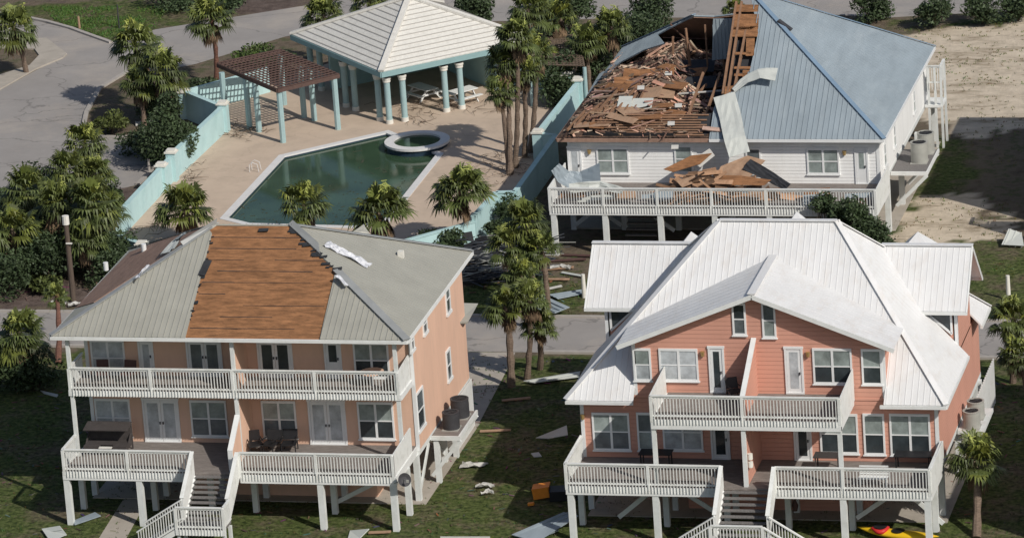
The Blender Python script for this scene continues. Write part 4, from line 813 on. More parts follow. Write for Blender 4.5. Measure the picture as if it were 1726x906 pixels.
# dark felt patch lower right of the hole, stepped boards
mb = MB(); pts = [Qf(1120,231), Qf(1194,231), Qf(1200,188), Qf(1160,190), Qf(1135,205)]
mb.slab([p-nF*.15 for p in pts], .04, nF).build('tar_paper', MT['felt'], Ch)
mb = MB()
for k in range(9):
    f = k/9; a = Qf(1000+rq.uniform(0,60), 226-f*38); b = Qf(1175+rq.uniform(0,20), 226-f*38); mb.beam(a-nF*.08, b-nF*.08, .09, .04, nF)
mb.build('purlin', MT['rafter'], Ch)
# standing strip of rafters and sheathing at the edge of the torn slope
o_ = MB()
rl_ = [(Qf(1218,158), Qf(1241,2)), (Qf(1226,158), Qf(1250,2)), (Qf(1236,156), Qf(1257,50))]
for a, b in rl_: MB().beam(a-nF*.10, b-nF*.10, .12, .22, nF).build('rafter', MT['rafter'], Ch)
for k, (p, q, h) in enumerate([((1237,24),(1279,24),26),((1235,44),(1278,44),18),((1258,64),(1272,64),30),((1240,88),(1266,88),4),((1238,112),(1266,112),4),((1252,118),(1264,118),12),((1238,124),(1262,124),4),((1222,146),(1240,144),14),((1240,8),(1280,8),12)]):
    a, b = Qf(*p), Qf(*q); dn = (Qf(p[0]-1, p[1]+h)-a); MB().slab([a, b, b+dn, a+dn], .04, nF).build('sheathing_board', MT['osb'], Ch)
MB().slab([p-nF*.35 for p in (Qf(1216,160), Qf(1262,130), Qf(1282,4), Qf(1240,4))], .04, nF).build('tar_paper', MT['felt'], Ch)
# dark rear attic: studs, trusses, hanging panel
for x in (6.2, 7.3, 8.3, 9.3): MB().beam((x, 16.6, 6.0), (x+rq.uniform(-.2,.2), 16.9+rq.uniform(-.5,.5), min(5.7+(x-1.45)*.6, 9.4)), .09, .14).build('rafter', MT['rafter'], Ch)
for x in (5.2, 7.9, 9.9): MB().beam((x, 10+rq.random(), 6.0), (x+1.2, 12.2, 7.1), .1, .12).build('rafter', MT['rafter'], Ch)
for x in (8.6, 9.6, 10.4): MB().beam(Vector((x, 7.9, 5.9)), Vector((x+.5, 11.5, 8.0)), .12, .12).build('rafter', MT['rafter'], Ch)

yq = 15.0; pn = [P(1200,102,y=yq), P(1233,98,y=yq), P(1236,32,y=yq), P(1202,32,y=yq)]
mb = MB(); nn = Vector((0,-1,0)); mb.slab(pn, .05, nn); mb.ribs(pn, nn, Vector((0,0,1)), .22, .04, .04); mb.build('hanging_roof_panel', MT['blueroof'], Ch)
# side structure at rear right: stair tower and AC platform
MB().box(19.85, 20.9, 22.8, 24.4, 2.5, 2.65).build('side_landing', MT['white'], Ch)
for x, y in ((20.1,22.9),(20.85,22.9),(20.85,24.3),(20.5,22.9)): pile(Ch, x, y, 5.0, .13)
railing(Ch, (20.85, 22.9, 3.9), (20.85, 24.3, 3.9)); railing(Ch, (20.0, 22.9, 3.9), (20.85, 22.9, 3.9))
MB().box(19.88, 21.85, 10.35, 14.6, 2.42, 2.5).build('equipment_platform', MT['tread'], Ch); MB().box(19.85, 21.95, 10.25, 10.34, 2.3, 2.52).box(21.86, 21.95, 10.34, 14.7, 2.3, 2.52).build('platform_rim', MT['white'], Ch); MB().beam((21.9, 10.3, 2.3), (20.1, 10.3, .5), .12, .2).build('platform_brace', MT['pile'], Ch); MB().beam((21.9, 14.4, 2.3), (20.1, 14.4, .5), .12, .2).build('platform_brace', MT['pile'], Ch)
condenser('air_conditioner', 'beige condenser on the white house side platform, the nearer of two', 21.2, 12.2, 2.5, .48, 1.15, group='condensers beside the white house'); condenser('air_conditioner', 'beige condenser on the white house side platform, the farther of two', 21.3, 14.0, 2.5, .48, 1.15, group='condensers beside the white house')
#%%STUFF%%
# ------------------------------------------------------------------ vegetation
def fan_crown(seed, R_=1.65, nf=52, yellow=.15):
    r = random.Random(seed); mb = MB(); dd = MB()
    for k in range(nf):
        dead = k >= nf*.80
        az = r.uniform(0, 2*math.pi); q = (k+.5)/nf; el = R(80-122*q**.85 + r.uniform(-14, 14)) if not dead else R(r.uniform(-80, -50))
        L = R_*r.uniform(.42,.74)*(1 if not dead else .7); d = Vector((math.cos(az)*math.cos(el), math.sin(az)*math.cos(el), math.sin(el)))
        side = Vector((-math.sin(az), math.cos(az), 0)); upv = side.cross(d)*-1
        if upv.z < 0: upv = -upv
        tip = d*L + Vector((-.16, .08, -.16*L*(1+max(0,-d.z)))); m_ = dd if dead else mb; g = r.uniform(.45, 1.25); y = r.random() < yellow; fs_ = r.uniform(.75, 1.15)
        tint = (g*(1.5 if y else 1)*(1.15 if q < .3 else .9), g*(1.35 if y else 1)*(1.1 if q < .3 else .9), g*.85) if not dead else (g, g, g)  # upper fronds brighter, lower ones darker: sunlight put into the leaf tint
        m_.beam(d*.08, tip, .035, .02, upv, tint); N = 15
        for i in range(N):
            a = (i/(N-1)-.5)*R(210) + r.uniform(-.06, .06); ll = R_*fs_*(.52+.14*r.random())*(1-.25*abs(i/(N-1)-.5)*2)*(1 if not dead else .7)
            dv = (d*math.cos(a) + side*math.sin(a)).normalized(); wv = dv.cross(upv).normalized()*.045*R_/1.6*1.35
            p0 = tip; p1 = tip+dv*ll*.6+upv*.03-Vector((0,0,.06*ll)); p2 = tip+dv*ll*.92-Vector((0,0,.46*ll*(.3+1.0*r.random())))+Vector((-.05,0,0))
            gg = r.uniform(.85, 1.15); tt = tuple(c*gg for c in tint)
            m_.add([p0-wv*.3, p0+wv*.3, p1+wv, p1-wv, p2], [(0,1,2,3),(3,2,4)], tt)
    for k in range(3):   # pale flower stalks
        a = r.uniform(0, 6.28); e = Vector((math.cos(a)*.35*R_, math.sin(a)*.35*R_, R_*r.uniform(.6,.95)))
        for j in range(34):
            f = r.uniform(.25, 1); p_ = e*f; v_ = Vector((r.gauss(0,.12), r.gauss(0,.12), r.uniform(-.22,.05)))*R_/1.6; mb.beam(p_, p_+v_, .035, .03, tint=(4.2, 3.6, 3.2))
    return mb, dd
CR = []
for s in range(6):
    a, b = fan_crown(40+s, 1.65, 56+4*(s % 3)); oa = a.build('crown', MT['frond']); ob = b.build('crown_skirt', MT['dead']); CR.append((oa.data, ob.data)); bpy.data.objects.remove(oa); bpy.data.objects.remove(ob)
pr = random.Random(5)
def palm(cx, cy, h, rad, label, group='palms', var=None, lean=(0, 0), tr=.135, red=False, base=None):
    c = P(cx, cy, z=h); bx = Vector((c.x+pr.uniform(-.1,.55), c.y+pr.uniform(-.3,.3), 0)) if base is None else Vector((P(*base, z=0).x, P(*base, z=0).y, 0))
    t = thing('palm_tree', label, 'palm tree', bx, group); pts = []; rs = []; n = max(4, int(h*2.2))
    for i in range(n+1):
        f = i/n; pts.append(bx.lerp(Vector((c.x, c.y, h)), f)+Vector((math.sin(f*3.1)*.12*pr.uniform(.5,1), 0, 0))); rs.append(tr*(1.25-.35*f if f > .08 else 1.5)*(1+.12*((i % 2)*2-1)))
    MB().tube(pts, rs, 9).build('trunk', MT['trunkred' if red else 'trunk'], t)
    v = pr.randrange(6) if var is None else var; rz = pr.uniform(0, 6.28); s = rad/1.8
    for nm, me in zip(('crown', 'crown_skirt'), CR[v]):
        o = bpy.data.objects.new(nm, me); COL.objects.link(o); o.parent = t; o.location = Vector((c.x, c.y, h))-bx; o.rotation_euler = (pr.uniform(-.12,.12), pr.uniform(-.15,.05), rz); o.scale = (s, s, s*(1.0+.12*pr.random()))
    return t
G1 = 'palms beside the upper left road'; G2 = 'palms massed left of the turquoise wall'; G3 = 'palms inside the pool enclosure'; G4 = 'tall palms between the pool and the white house'; G5 = 'palms between the two front houses'
palm(357,32,4.3,1.75,'palm with bare red-brown trunk standing just above the brown pergola',G1,red=True,base=(365,142))
palm(228,78,4.2,1.9,'palm with yellowing top fronds beside the road, nearest the lawn',G1); palm(268,118,3.6,1.9,'palm with yellow seed stalks just left of the pergola, behind the dark bush',G1); palm(232,140,2.8,1.4,'low palm tucked under the roadside palms at the kerb island',G1)
palm(22,45,3.2,1.9,'palm at the upper left picture corner beside the sidewalk',G1)
palm(545,25,3.6,1.7,'palm behind the left edge of the pale pavilion roof'); palm(622,2,3.5,1.5,'palm peeking over the pavilion roof peak near the top road')
palm(142,242,4.6,1.6,'palm overhanging the grey road, topmost of the left clump',G2); palm(108,285,4.0,1.4,'palm in the left clump, just below the topmost one over the road',G2)
palm(155,290,3.5,1.4,'palm in the left clump with the low crown nearest the turquoise post',G2); palm(40,318,4.2,1.7,'palm at the left end of the roadside clump',G2); palm(100,345,4.2,1.8,'palm left of the brown utility pole in the clump',G2)
palm(152,345,4.5,1.9,'palm with yellow seed stalks right of the brown utility pole',G2,base=(155,468)); palm(180,352,3.0,1.3,'palm touching the turquoise wall above its dark lower corner',G2); palm(20,385,3.4,1.7,'palm low on the left picture edge above the street',G2); palm(140,400,2.8,1.5,'palm with drooping crown directly behind the utility pole',G2)
palm(312,352,2.4,2.0,'squat palm on the tan deck above the torn grey roof, left of the pool',G3)
palm(512,345,2.6,1.75,'palm before the dark pool water, left of the pair in front of the pool',G3); palm(636,352,3.0,2.0,'palm before the pool water, right of the pair in front of the pool',G3); palm(775,318,3.6,1.85,'full palm at the right edge of the pool, beside the dark wall corner',G3,base=(786,398))
palm(852,105,6.6,1.45,'leftmost tall palm of the tight row right of the pavilion',G4,base=(860,300)); palm(872,62,8.3,1.5,'tallest palm of the row right of the pavilion',G4,base=(868,288)); palm(882,120,5.8,1.3,'palm in the tight row with the lowest crown, over the pool deck',G4,base=(884,270)); palm(905,90,6.4,1.35,'rightmost tall palm of the tight row, nearest the white house',G4,base=(893,262)); palm(842,155,5.0,1.2,'short palm hugging the left side of the tight row',G4,base=(858,296))
palm(890,15,5,1.6,'palm behind the tall row at the top edge of the picture','palms behind the pool area'); palm(945,30,4,1.5,'palm between the top road and the grey arbour','palms behind the pool area'); palm(1030,45,4.2,1.6,'palm with yellow-green tuft behind the torn blue roof edge','palms behind the pool area'); palm(930,105,2.2,1.2,'low palm before the grey arbour','palms behind the pool area'); palm(985,70,3.5,1.4,'palm right of the grey arbour','palms behind the pool area'); palm(1238,16,2.2,.9,'small lone palm between the torn roof and the top road')
palm(888,375,4.8,1.65,'full palm rising highest between the two front houses, beside the white deck',G5); palm(862,412,3.9,1.4,'palm leaning over the black wreckage behind the street',G5); palm(912,418,3.8,1.35,'palm just left of the white house corner pile',G5); palm(878,465,3.0,1.2,'palm beside the fallen blue sheet at the far kerb of the street',G5)
palm(852,515,4.3,1.4,'palm with thick pale trunk in front of the street, left of its trio',G5,base=(862,652),tr=.17); palm(893,505,4.6,1.3,'palm in the middle of the trio in front of the street',G5,base=(888,640)); palm(908,548,2.9,1.1,'shortest palm of the trio in front of the street, right side',G5,base=(910,622))
palm(1642,775,3.0,1.65,'sunlit palm in front of the coral house right corner',base=(1646,905),tr=.17); palm(1708,535,3.6,1.4,'palm at the right picture edge beside the coral house',base=(1707,645)); palm(96,497,2.7,.8,'small damaged palm with reddish trunk left of the grey roof eave',red=True,base=(98,612)); palm(30,560,3.2,1.7,'palm crown at the left picture edge in front of the street')
palm(1715,600,2.2,1.2,'second lower palm at the right picture edge beneath a taller one')

def bush(cx, cy, h, r, hz, label, group=None, n=1500, name='shrub', cat='shrub', leaf=.115, col=(1,1,1), seed=0):
    c = P(cx, cy, z=h); t = thing(name, label, cat, (c.x, c.y, 0), group); q = random.Random(seed+int(cx)); mb = MB(); n = int(n*1.7)
    lobes = [(Vector((q.uniform(-.55,.55)*r, q.uniform(-.55,.55)*r, q.uniform(-.5,.55)*hz)), q.uniform(.35,.62)) for _ in range(11)]
    for i in range(n):
        o, k = lobes[i % 11]; d = Vector((q.gauss(0,1), q.gauss(0,1), q.gauss(0,1))).normalized()*(q.random()**.35)
        p = Vector((c.x, c.y, h)) + o + Vector((d.x*r*k, d.y*r*k, d.z*hz*k)); p.z = max(.05, p.z)
        a = Vector((q.gauss(0,1), q.gauss(0,1), q.gauss(0,.8))).normalized(); b_ = a.cross(Vector((q.gauss(0,1), q.gauss(0,1), q.gauss(0,1)))).normalized(); s = leaf*q.uniform(.6,1.4)
        g = q.uniform(.6,1.35)*(1.25 if i % 11 < 3 else 1); mb.add([p-a*s, p+b_*s*.45, p+a*s, p-b_*s*.45], [(0,1,2,3)], (g*col[0], g*col[1], g*col[2]))
    mb.build('foliage', MT['leaf'], t); st = MB()
    for i in range(6):
        o = lobes[i][0]; st.tube([(c.x, c.y, 0), (c.x+o.x*.4, c.y+o.y*.4, h*.5), (c.x+o.x, c.y+o.y, h+o.z*.6)], [.07, .045, .02], 5)
    st.build('stems', MT['bark'], t); return t
bush(276,220,2.3,2.3,2.6,'large dark evergreen bush leaning on the turquoise wall by the road',None,6500,'tree','tree',seed=1)
bush(240,235,1.0,1.6,.9,'low dark shrub in the kerb island under the roadside palms','shrubs in the kerb island',1300); bush(185,205,.8,1.4,.7,'yellowish-green shrub at the tip of the kerb island','shrubs in the kerb island',900,col=(1.6,1.3,.8)); bush(262,170,1.2,1.8,1.1,'dark shrub between two roadside palm trunks','shrubs in the kerb island',1300)
hg = 'dark bushes filling the left clump'
for i, (x, y, h, r, lab) in enumerate([(30,410,1.8,2.5,'dark bush at the far left end of the roadside clump'),(85,425,1.8,2.6,'dark bush left of the utility pole base'),(172,405,1.6,2.1,'dark bush against the lower end of the turquoise wall'),(150,330,1.6,2.2,'dark bush under the yellow-stalked palm'),(60,360,1.9,2.6,'dark bush in the middle of the roadside clump'),(192,352,1.0,1.3,'dark bush at the wall beneath the roadside palm'),(190,445,1.2,1.8,'dark bush just behind the brown roof slope'),(12,345,1.8,2.4,'dark bush at the left picture edge beside the road'),(70,318,1.5,2.0,'dark bush at the road side of the clump'),(118,385,2.0,2.3,'dark bush just left of the utility pole top'),(5,455,1.4,2.2,'lowest dark bush at the left picture edge above the street')]): bush(x,y,h,r,1.5,lab,hg,2400)
bush(25,610,1.5,2.6,1.4,'spreading bush at the left picture edge south of the street',None,3000,col=(1,1,.9)); bush(75,455+20,.6,1.1,.5,'low olive shrub beside the street near the utility pole',None,700,col=(1.8,1.5,1)); bush(60,630,.9,1.5,.8,'low bush left of the peach duplex porch',None,1300)
bush(1425,372,2.6,1.5,1.5,'dark leafy tree between the white house deck and the white roof',None,3000,'tree','tree'); bush(1468,400,1.5,1.4,1.3,'dark bush beside the white house corner pile',None,1800); bush(1390,345,3.3,.9,.8,'spindly treetop poking above the white house railing',None,700)
for i, (x, y, h, r, lab) in enumerate([(1470,12,1.0,1.3,'shrub on the far road edge nearest the blue roof'),(1572,18,1.1,1.5,'shrub on the far road edge, second from the blue roof'),(1655,12,1.1,1.5,'shrub on the far road edge, third from the blue roof'),(1715,10,1.0,1.4,'shrub at the upper right picture corner')]): bush(x,y,h,r,1.0,lab,'shrubs along the far road',1500)
for i, (x, y, r, lab) in enumerate([(800,8,1.6,'dark tree above the pavilion roof right slope'),(915,40,2.2,'dark tree behind the tall palm row'),(1060,60,2.4,'broad green tree behind the torn blue roof'),(1000,90,1.8,'dark bush beside the grey arbour'),(1095,30,1.6,'green bush between the torn roof and the far road'),(940,130,1.5,'bush beside the dark wall end'),(960,10,1.8,'green tree at the top edge over the far road')]): bush(x,y,2.0,r,1.8,lab,'trees behind the pool area',2300,'tree','tree',seed=3)
bush(380,5,.7,1.6,.5,'low scrub on the brown verge above the red-trunked palm',None,900); bush(300,0,.7,3.0,.5,'low scrub along the lawn at the top edge',None,1400); bush(460,110,.8,1.8,.7,'hedge plant behind the brown pergola',None,1200); bush(420,92,.7,1.6,.6,'hedge plant above the left end of the brown pergola',None,1000,col=(1.5,1.5,.9)); bush(330,150,.9,1.6,.7,'dark shrub at the foot of the red-trunked palm',None,1100)
bush(890,470,.8,1.0,.6,'ragged bush beside the fallen blue sheet',None,800); bush(720,402,.8,1.3,.6,'bush growing over the low turquoise wall behind the peach duplex',None,1000); bush(752,410,.9,1.3,.7,'dark bush against the low turquoise wall corner, behind the grey roof end',None,1200); bush(700,424,.9,1.2,.6,'leafy bush just behind the grey roof ridge by the low turquoise wall',None,1000); bush(860,352,1.2,1.0,.8,'dark bush at the foot of the dark turquoise wall',None,1000)
bush(834,385,1.0,.8,.6,'small shrub beside the stone at the wall corner',None,700)
# grass tufts, sand scrub, leaf litter (uncountable)
def scatter(name, m, polys, n, size, kind, seed, tintf, z=0.0):
    q = random.Random(seed); mb = MB(); k = 0
    bb = [(min(v[0] for v in p), max(v[0] for v in p), min(v[1] for v in p), max(v[1] for v in p)) for p in polys]
    ar = [(b[1]-b[0])*(b[3]-b[2]) for b in bb]
    while k < n:
        i = q.choices(range(len(polys)), ar)[0]; b = bb[i]; x, y = q.uniform(b[0], b[1]), q.uniform(b[2], b[3])
        if not inside(x, y, polys[i]) : k += .2; continue
        if noise.noise(Vector((x*.45, y*.45, seed))) < q.uniform(-.35, .35): k += .25; continue
        k += 1; t = tintf(q)
        if kind == 'tuft':
            for _ in range(4):
                a = q.uniform(0, 6.28); h = size*q.uniform(.5, 1.3); w_ = size*.25; p = Vector((x+q.uniform(-.1,.1), y+q.uniform(-.1,.1), z)); dx = Vector((math.cos(a), math.sin(a), 0)); mb.add([p-dx*w_, p+dx*w_, p+Vector((q.uniform(-.5,.5)*h, q.uniform(-.5,.5)*h, h))], [(0,1,2)], t)
        else:
            a = q.uniform(0, 6.28); L = size*q.uniform(.3, 1.6); d = Vector((math.cos(a)*L, math.sin(a)*L, 0)); mb.beam(Vector((x,y,z+.02)), Vector((x,y,z+.02))+d+Vector((0,0,q.uniform(0,.08))), L*q.uniform(.06,.4), .015, tint=t)
    o = mb.build(name, m); return o
yard = [(-16,-60),(36,-60),(36,-14.3),(-28,-14.3),(-28,-60)]; strip = [(-6,-7.8),(14,-7.8),(14,-1),(-3,0)]
tag(scatter('grass', MT['leaf'], [yard, strip], 9000, .11, 'tuft', 21, lambda q: tuple(q.uniform(.9,1.9)*c for c in (1,.95,.7))), 'short patchy green grass over the yards', 'grass', kind='stuff')
sandp = pix([(1480,50),(1740,20),(1740,300),(1600,230),(1570,120)]); sand2 = pix([(1500,330),(1726,330),(1726,470),(1660,470),(1500,420)])
tag(scatter('dune_scrub', MT['leaf'], [sandp, sand2], 1300, .10, 'tuft', 22, lambda q: tuple(q.uniform(1.2,2.6)*c for c in (1.5,1.1,.75))), 'thin dry scrub rooted in the pale sand', 'scrub', kind='stuff')
tag(scatter('lawn_grass', MT['leaf'], [pix([(70,12),(285,10),(262,46),(185,68),(90,34)])], 2600, .12, 'tuft', 25, lambda q: tuple(q.uniform(1.4,2.3)*c for c in (.95,1.15,.6))), 'bright green mown grass on the lawn beside the road', 'grass', kind='stuff')
lit = pix([(0,480),(200,480),(200,520),(0,520)]); lawn = [(-8,-7.5),(16,-7.5),(14,2),(-2,3)]; far = pix([(440,0),(560,0),(500,25),(410,20)]); pg = [(-9,14),(-3,14),(-3,29),(-6,28),(-7,20)]; pw = pix([(225,385),(300,330),(390,240),(420,222),(390,210),(300,310)], .2)
tag(scatter('leaf_litter', MT['lumber'], [lit, lawn, pg, yard], 3600, .24, 'chip', 23, lambda q: tuple(q.uniform(.3,1.6)*c for c in (.6,.75,.95)), .0), 'storm litter of leaves, twigs and chips strewn on the ground', 'litter', kind='stuff')
def twigs(name, label, px, n, spread, z=ZD, seed=1, m='branch'):
    c = P(*px, z=z); q = random.Random(seed); mb = MB()
    for i in range(n):
        a = q.uniform(0, 6.28); L = q.uniform(.4, 1.5); x, y = c.x+q.gauss(0, spread[0]), c.y+q.gauss(0, spread[1]); z0 = z+.02+q.random()*.15
        mb.tube([(x, y, z0), (x+math.cos(a)*L*.5, y+math.sin(a)*L*.5, z0+q.random()*.15), (x+math.cos(a+.3)*L, y+math.sin(a+.3)*L, z0)], [.022, .016, .008], 4)
    o = mb.build(name, MT[m]); return tag(o, label, 'branches', kind='stuff')
twigs('fallen_branches','tangle of bare fallen branches at the turquoise wall foot beside the pergola',(408,222),45,(.8,.9)); twigs('fallen_branches','spread of fallen twigs before the picnic tables under the pavilion',(735,180),60,(1.6,.8),seed=2); twigs('fallen_branches','bare fallen branches at the foot of the tall palm row',(850,285),70,(1.1,2.2),seed=3); twigs('fallen_branches','twigs blown against the turquoise wall beside the middle white post',(312,305),30,(.4,1.4),seed=4); twigs('fallen_branches','fallen twigs at the lower left corner of the pool deck',(262,385),25,(.8,.6),seed=5); twigs('fallen_branches','thin bare branch standing beside the round spa rim',(706,205),10,(.4,.3),seed=6)
twigs('fallen_branches','fallen branches across the litter by the street pole',(45,470),50,(2.2,1.2),z=0,seed=7)

# ------------------------------------------------------------------ storm debris
q = random.Random(77)
roofg = 'broken boards heaped across the torn-off roof'
LBL = 'splintered brown board lying in the wrecked roof of the white house'
def board(p, d, L, w_, t_, nrm, m='lumber', name='board', label=LBL, group=roofg, cat='board', tint=None):
    mb = MB().beam(p-d*L/2, p+d*L/2, w_, t_, nrm, tint or (1,1,1)); o = mb.build(name, MT[m], None, p); return tag(o, label, cat, group)
for i in range(185):
    x = 1.9+abs(q.random())**.9*9.2; y = q.uniform(6.8, 21.5)
    if q.random() < .45: y = q.uniform(6.8, 14)
    a = q.gauss(.05, .55) if q.random() < .65 else q.uniform(0, 3.14); z = heap(x, y)+q.uniform(.05, .35); L = q.choice([q.uniform(.4,1.2),q.uniform(.5,1.4),q.uniform(1,2.8)]); dx = Vector((math.cos(a), math.sin(a), 0)); ex = max(1.7, min(x+dx.x*L/2, 11.5)); 
    if x-abs(dx.x)*L/2 < 1.7 or y-abs(dx.y)*L/2 < 6.5: L *= .4
    g = q.choice([q.uniform(.3,.7), q.uniform(.6,1.2), q.uniform(1.1,2.0)]); s_ = q.uniform(.9,1.25); tt = (g, g*s_, g*s_*q.uniform(.9,1.35)); dz = (heap(x+dx.x*.5, y+dx.y*.5)-heap(x, y))*1.4
    board(Vector((x, y, z)), (dx+Vector((0,0,dz+q.uniform(-.12,.12)))).normalized(), L, q.choice([.07,.09,.12,q.uniform(.15,.3)]), q.uniform(.03,.07), Vector((q.uniform(-.35,.35), q.uniform(-.5,.1), 1)), tint=tt)
for i in range(22):
    x = q.uniform(3.3, 8.2); y = q.uniform(7, 16); z = heap(x, y)+q.uniform(.1, .35); a = q.gauss(0,.35); p = Vector((x,y,z)); dx = Vector((math.cos(a), math.sin(a), q.uniform(-.1,.2))).normalized(); g = q.uniform(.7,1.3)
    board(p, dx, q.uniform(.8,2.3), q.uniform(.5,1.2), .03, Vector((q.uniform(-.3,.3), q.uniform(-.6,0), 1)), 'osb' if q.random() < .7 else 'ply', 'sheathing_panel', 'torn rectangle of brown roof sheathing lying in the wrecked roof of the white house', 'sheathing pieces in the torn-off roof', 'panel')
for px, py, L, lab in [(1075,150,1.6,'grey plywood rectangle in the middle of the wrecked roof'),(1052,150,.8,'pale bluish scrap left of the grey rectangle in the wrecked roof')]:
    v = P(px, py, z=7.7); p = Vector((v.x, v.y, heap(v.x, v.y)+.3)); board(p, Vector((1,0,.02)), L, .9, .03, Vector((0,-.5,1)), 'bareback', 'panel', lab, None, 'panel')
for k, (px, py, lab) in enumerate([(1128,147,'white scrap right of the grey rectangle in the wrecked roof'),(1081,161,'small white scrap below the grey rectangle in the wrecked roof'),(1130,188,'bright white square scrap in the wrecked roof, low right'),(1143,170,'white splinter on the long pale stick in the wrecked roof'),(1136,222,'small white scrap at the wrecked roof front edge')]):
    v = P(px, py, z=7.0); v = Vector((v.x, v.y, heap(v.x, v.y)+.45)); board(v, Vector((1,.1,0)).normalized(), .4, .3, .03, Vector((0,-.6,1)), 'foam', 'scrap', lab, None, 'scrap')
v = Vector((8.6,11.2,heap(8.6,11.2)+.5)); board(v, Vector((1,.12,.04)).normalized(), 3.6, .12, .05, Vector((0,-.3,1)), 'foam', 'stick', 'long pale stick lying across the right part of the wrecked roof', None, 'board')
mb = MB()
for i in range(2600):
    x = 1.7+q.random()*9.6; y = q.uniform(6.7, 22.5); a = q.gauss(.05, .8); L = q.uniform(.15, .9); z = heap(x, y)+q.uniform(0, .18); g = q.choice([.25,.5,.8,1.2,1.9,2.6]); s_ = q.uniform(.9,1.4)
    mb.beam(Vector((x,y,z)), Vector((x+math.cos(a)*L, y+math.sin(a)*L, heap(x+math.cos(a)*L, y+math.sin(a)*L)+q.uniform(0,.15))), q.uniform(.03,.14), .03, (q.uniform(-.4,.4), -.5, 1), (g, g*s_, g*s_*1.1))
tag(mb.build('splinters', MT['lumber']), 'litter of fine wood splinters and insulation filling the torn-off roof', 'splinters', kind='stuff')
# bent metal strips on the blue roof
strip_pts = [Qf(1222,166)+nF*.25, Qf(1232,200)+nF*.12, Qf(1240,232)+Vector((0,-.3,.1)), P(1247,262,y=5.6)]
o = crumple(strip_pts, 1.25, 1.2, 10, 'bareback', 'metal_strip', None, .1, 12, .02, Vector((0,-.6,.8))); tag(o, 'wide pale metal strip hanging down over the blue roof eave', 'metal strip')
o = crumple([Qf(1237,155)+nF*.1, Qf(1258,142)+nF*.35, Qf(1285,135)+nF*.6, Qf(1311,136)+nF*.5], .35, .95, 8, 'bareback', 'metal_strip', None, .05, 13, .02, nF); tag(o, 'curled pale metal strip lying across the blue front slope', 'metal strip')
rpc = plane3(RF, RB, AP)
o = MB().beam(PP(1312,38,rpc)+Vector((0,0,.12)), PP(1334,54,rpc)+Vector((0,0,.12)), .32, .12).build('roof_vent', MT['acdark']); tag(o, 'dark ridge vent cover lying near the blue roof peak', 'vent')
# debris heap on the white house deck
DK = 'pile of roof wreckage on the white house deck'
def dk(px, py, y): return P(px, py, y=y)
for i in range(108):
    f = q.gauss(-.05, .6); px = 1205+f*75; hh = max(.3, 1.75-abs(f+.1)*1.15); y = q.uniform(2.9, 5.0); x = P(px, 310, y=y).x; z = ZF+q.uniform(.05, hh); a = q.gauss(.1,.35)*(1 if q.random() < .6 else -1); L = q.uniform(.4, 1.9); g = q.uniform(.3,1.9)
    board(Vector((x, y, z)), Vector((math.cos(a), q.uniform(-.4,.4), math.sin(a)*.7)).normalized(), L, q.uniform(.08,.4), .04, Vector((q.uniform(-.4,.4), -.7, .8)), label='broken brown board in the wreckage pile on the white house deck', group=DK, tint=(g, g, g*.9))
for (pts, m, lab) in [([(1215,280,5.2),(1260,262,6.0),(1290,270,5.6),(1262,300,4.4),(1205,300,4.6)],'ply','large light-brown plywood sheet atop the deck wreckage pile under the pale strip'),([(1118,285,5.2),(1165,262,6.2),(1200,258,6.2),(1180,276,5.6),(1135,290,5.0)],'osb','brown sheathing slab leaning on the left of the deck wreckage pile'),([(1215,295,4.0),(1250,296,3.8),(1300,303,3.4),(1288,312,3.2),(1210,312,3.2)],'osb','reddish sheathing slab low in front of the deck wreckage pile'),([(1140,305,3.6),(1188,290,4.2),(1200,296,4.0),(1150,316,3.2)],'ply','pale splintered plank in front left of the deck wreckage pile'),([(1165,270,5.9),(1196,250,6.6),(1205,262,6.2),(1180,282,5.5)],'foam','white board propped in the deck wreckage pile'),([(1222,300,3.8),(1245,302,3.6),(1268,312,3.2),(1240,313,3.2)],'foam','white curved scrap at the foot of the deck wreckage pile')]:
    V_ = [P(a, b, y=c) for a, b, c in pts]; mbq = MB(); n_ = len(V_); mbq.add(V_+[v+Vector((0,.05,-.03)) for v in V_], [tuple(range(n_)), tuple(range(2*n_-1, n_-1, -1))]+[(i, i+n_, (i+1) % n_+n_, (i+1) % n_) for i in range(n_)]); o = mbq.build('panel', MT[m], None, V_[0]); tag(o, lab, 'panel')
o = crumple([P(1258,276,y=5.2), P(1288,292,y=4.6), P(1312,306,y=4.0), P(1328,315,y=3.4)], .75, .5, 8, 'felt', 'tar_paper_sheet', None, 0, 14, .04, Vector((0,-.7,.7))); tag(o, 'black sheet of roofing felt draped down the right of the deck wreckage', 'felt sheet')
o = crumple([P(936,282,y=4.2), P(952,300,y=4.4), P(978,307,y=4.4), P(1012,296,y=4.0)], .6, 1.5, 10, 'blueroof', 'roofing_sheet', None, .05, 15, .03, Vector((0,-.8,.6))); tag(o, 'curled blue roofing sheet on the left end of the white house deck', 'roofing sheet')
o = crumple([P(960,318,y=2.9), P(1010,312,y=3.3), P(1050,322,y=2.9)], .6, .4, 6, 'bareback', 'roofing_sheet', None, .05, 16, .08, Vector((0,-.8,.6))); tag(o, 'pale crumpled sheet behind the left deck railing of the white house', 'roofing sheet')
for k in range(16):
    x = q.uniform(2.5, 19.5); m = q.choice(['ply','blueroof','bareback','osb']); p = Vector((x, q.uniform(2.8,3.6), ZF+q.uniform(.05,.5))); o = MB().beam(p-Vector((q.uniform(.3,.9),0,-.1)), p+Vector((q.uniform(.3,.9),0,.2)), q.uniform(.2,.7), .04, (0,-.8,.6)).build('panel', MT[m], None, p)
    nm = {'ply':'light plywood scrap','blueroof':'blue metal scrap','bareback':'pale metal scrap','osb':'brown sheathing scrap'}[m]; tag(o, nm+' lying behind the white house deck railing', 'scrap', nm+'s behind the deck railing')
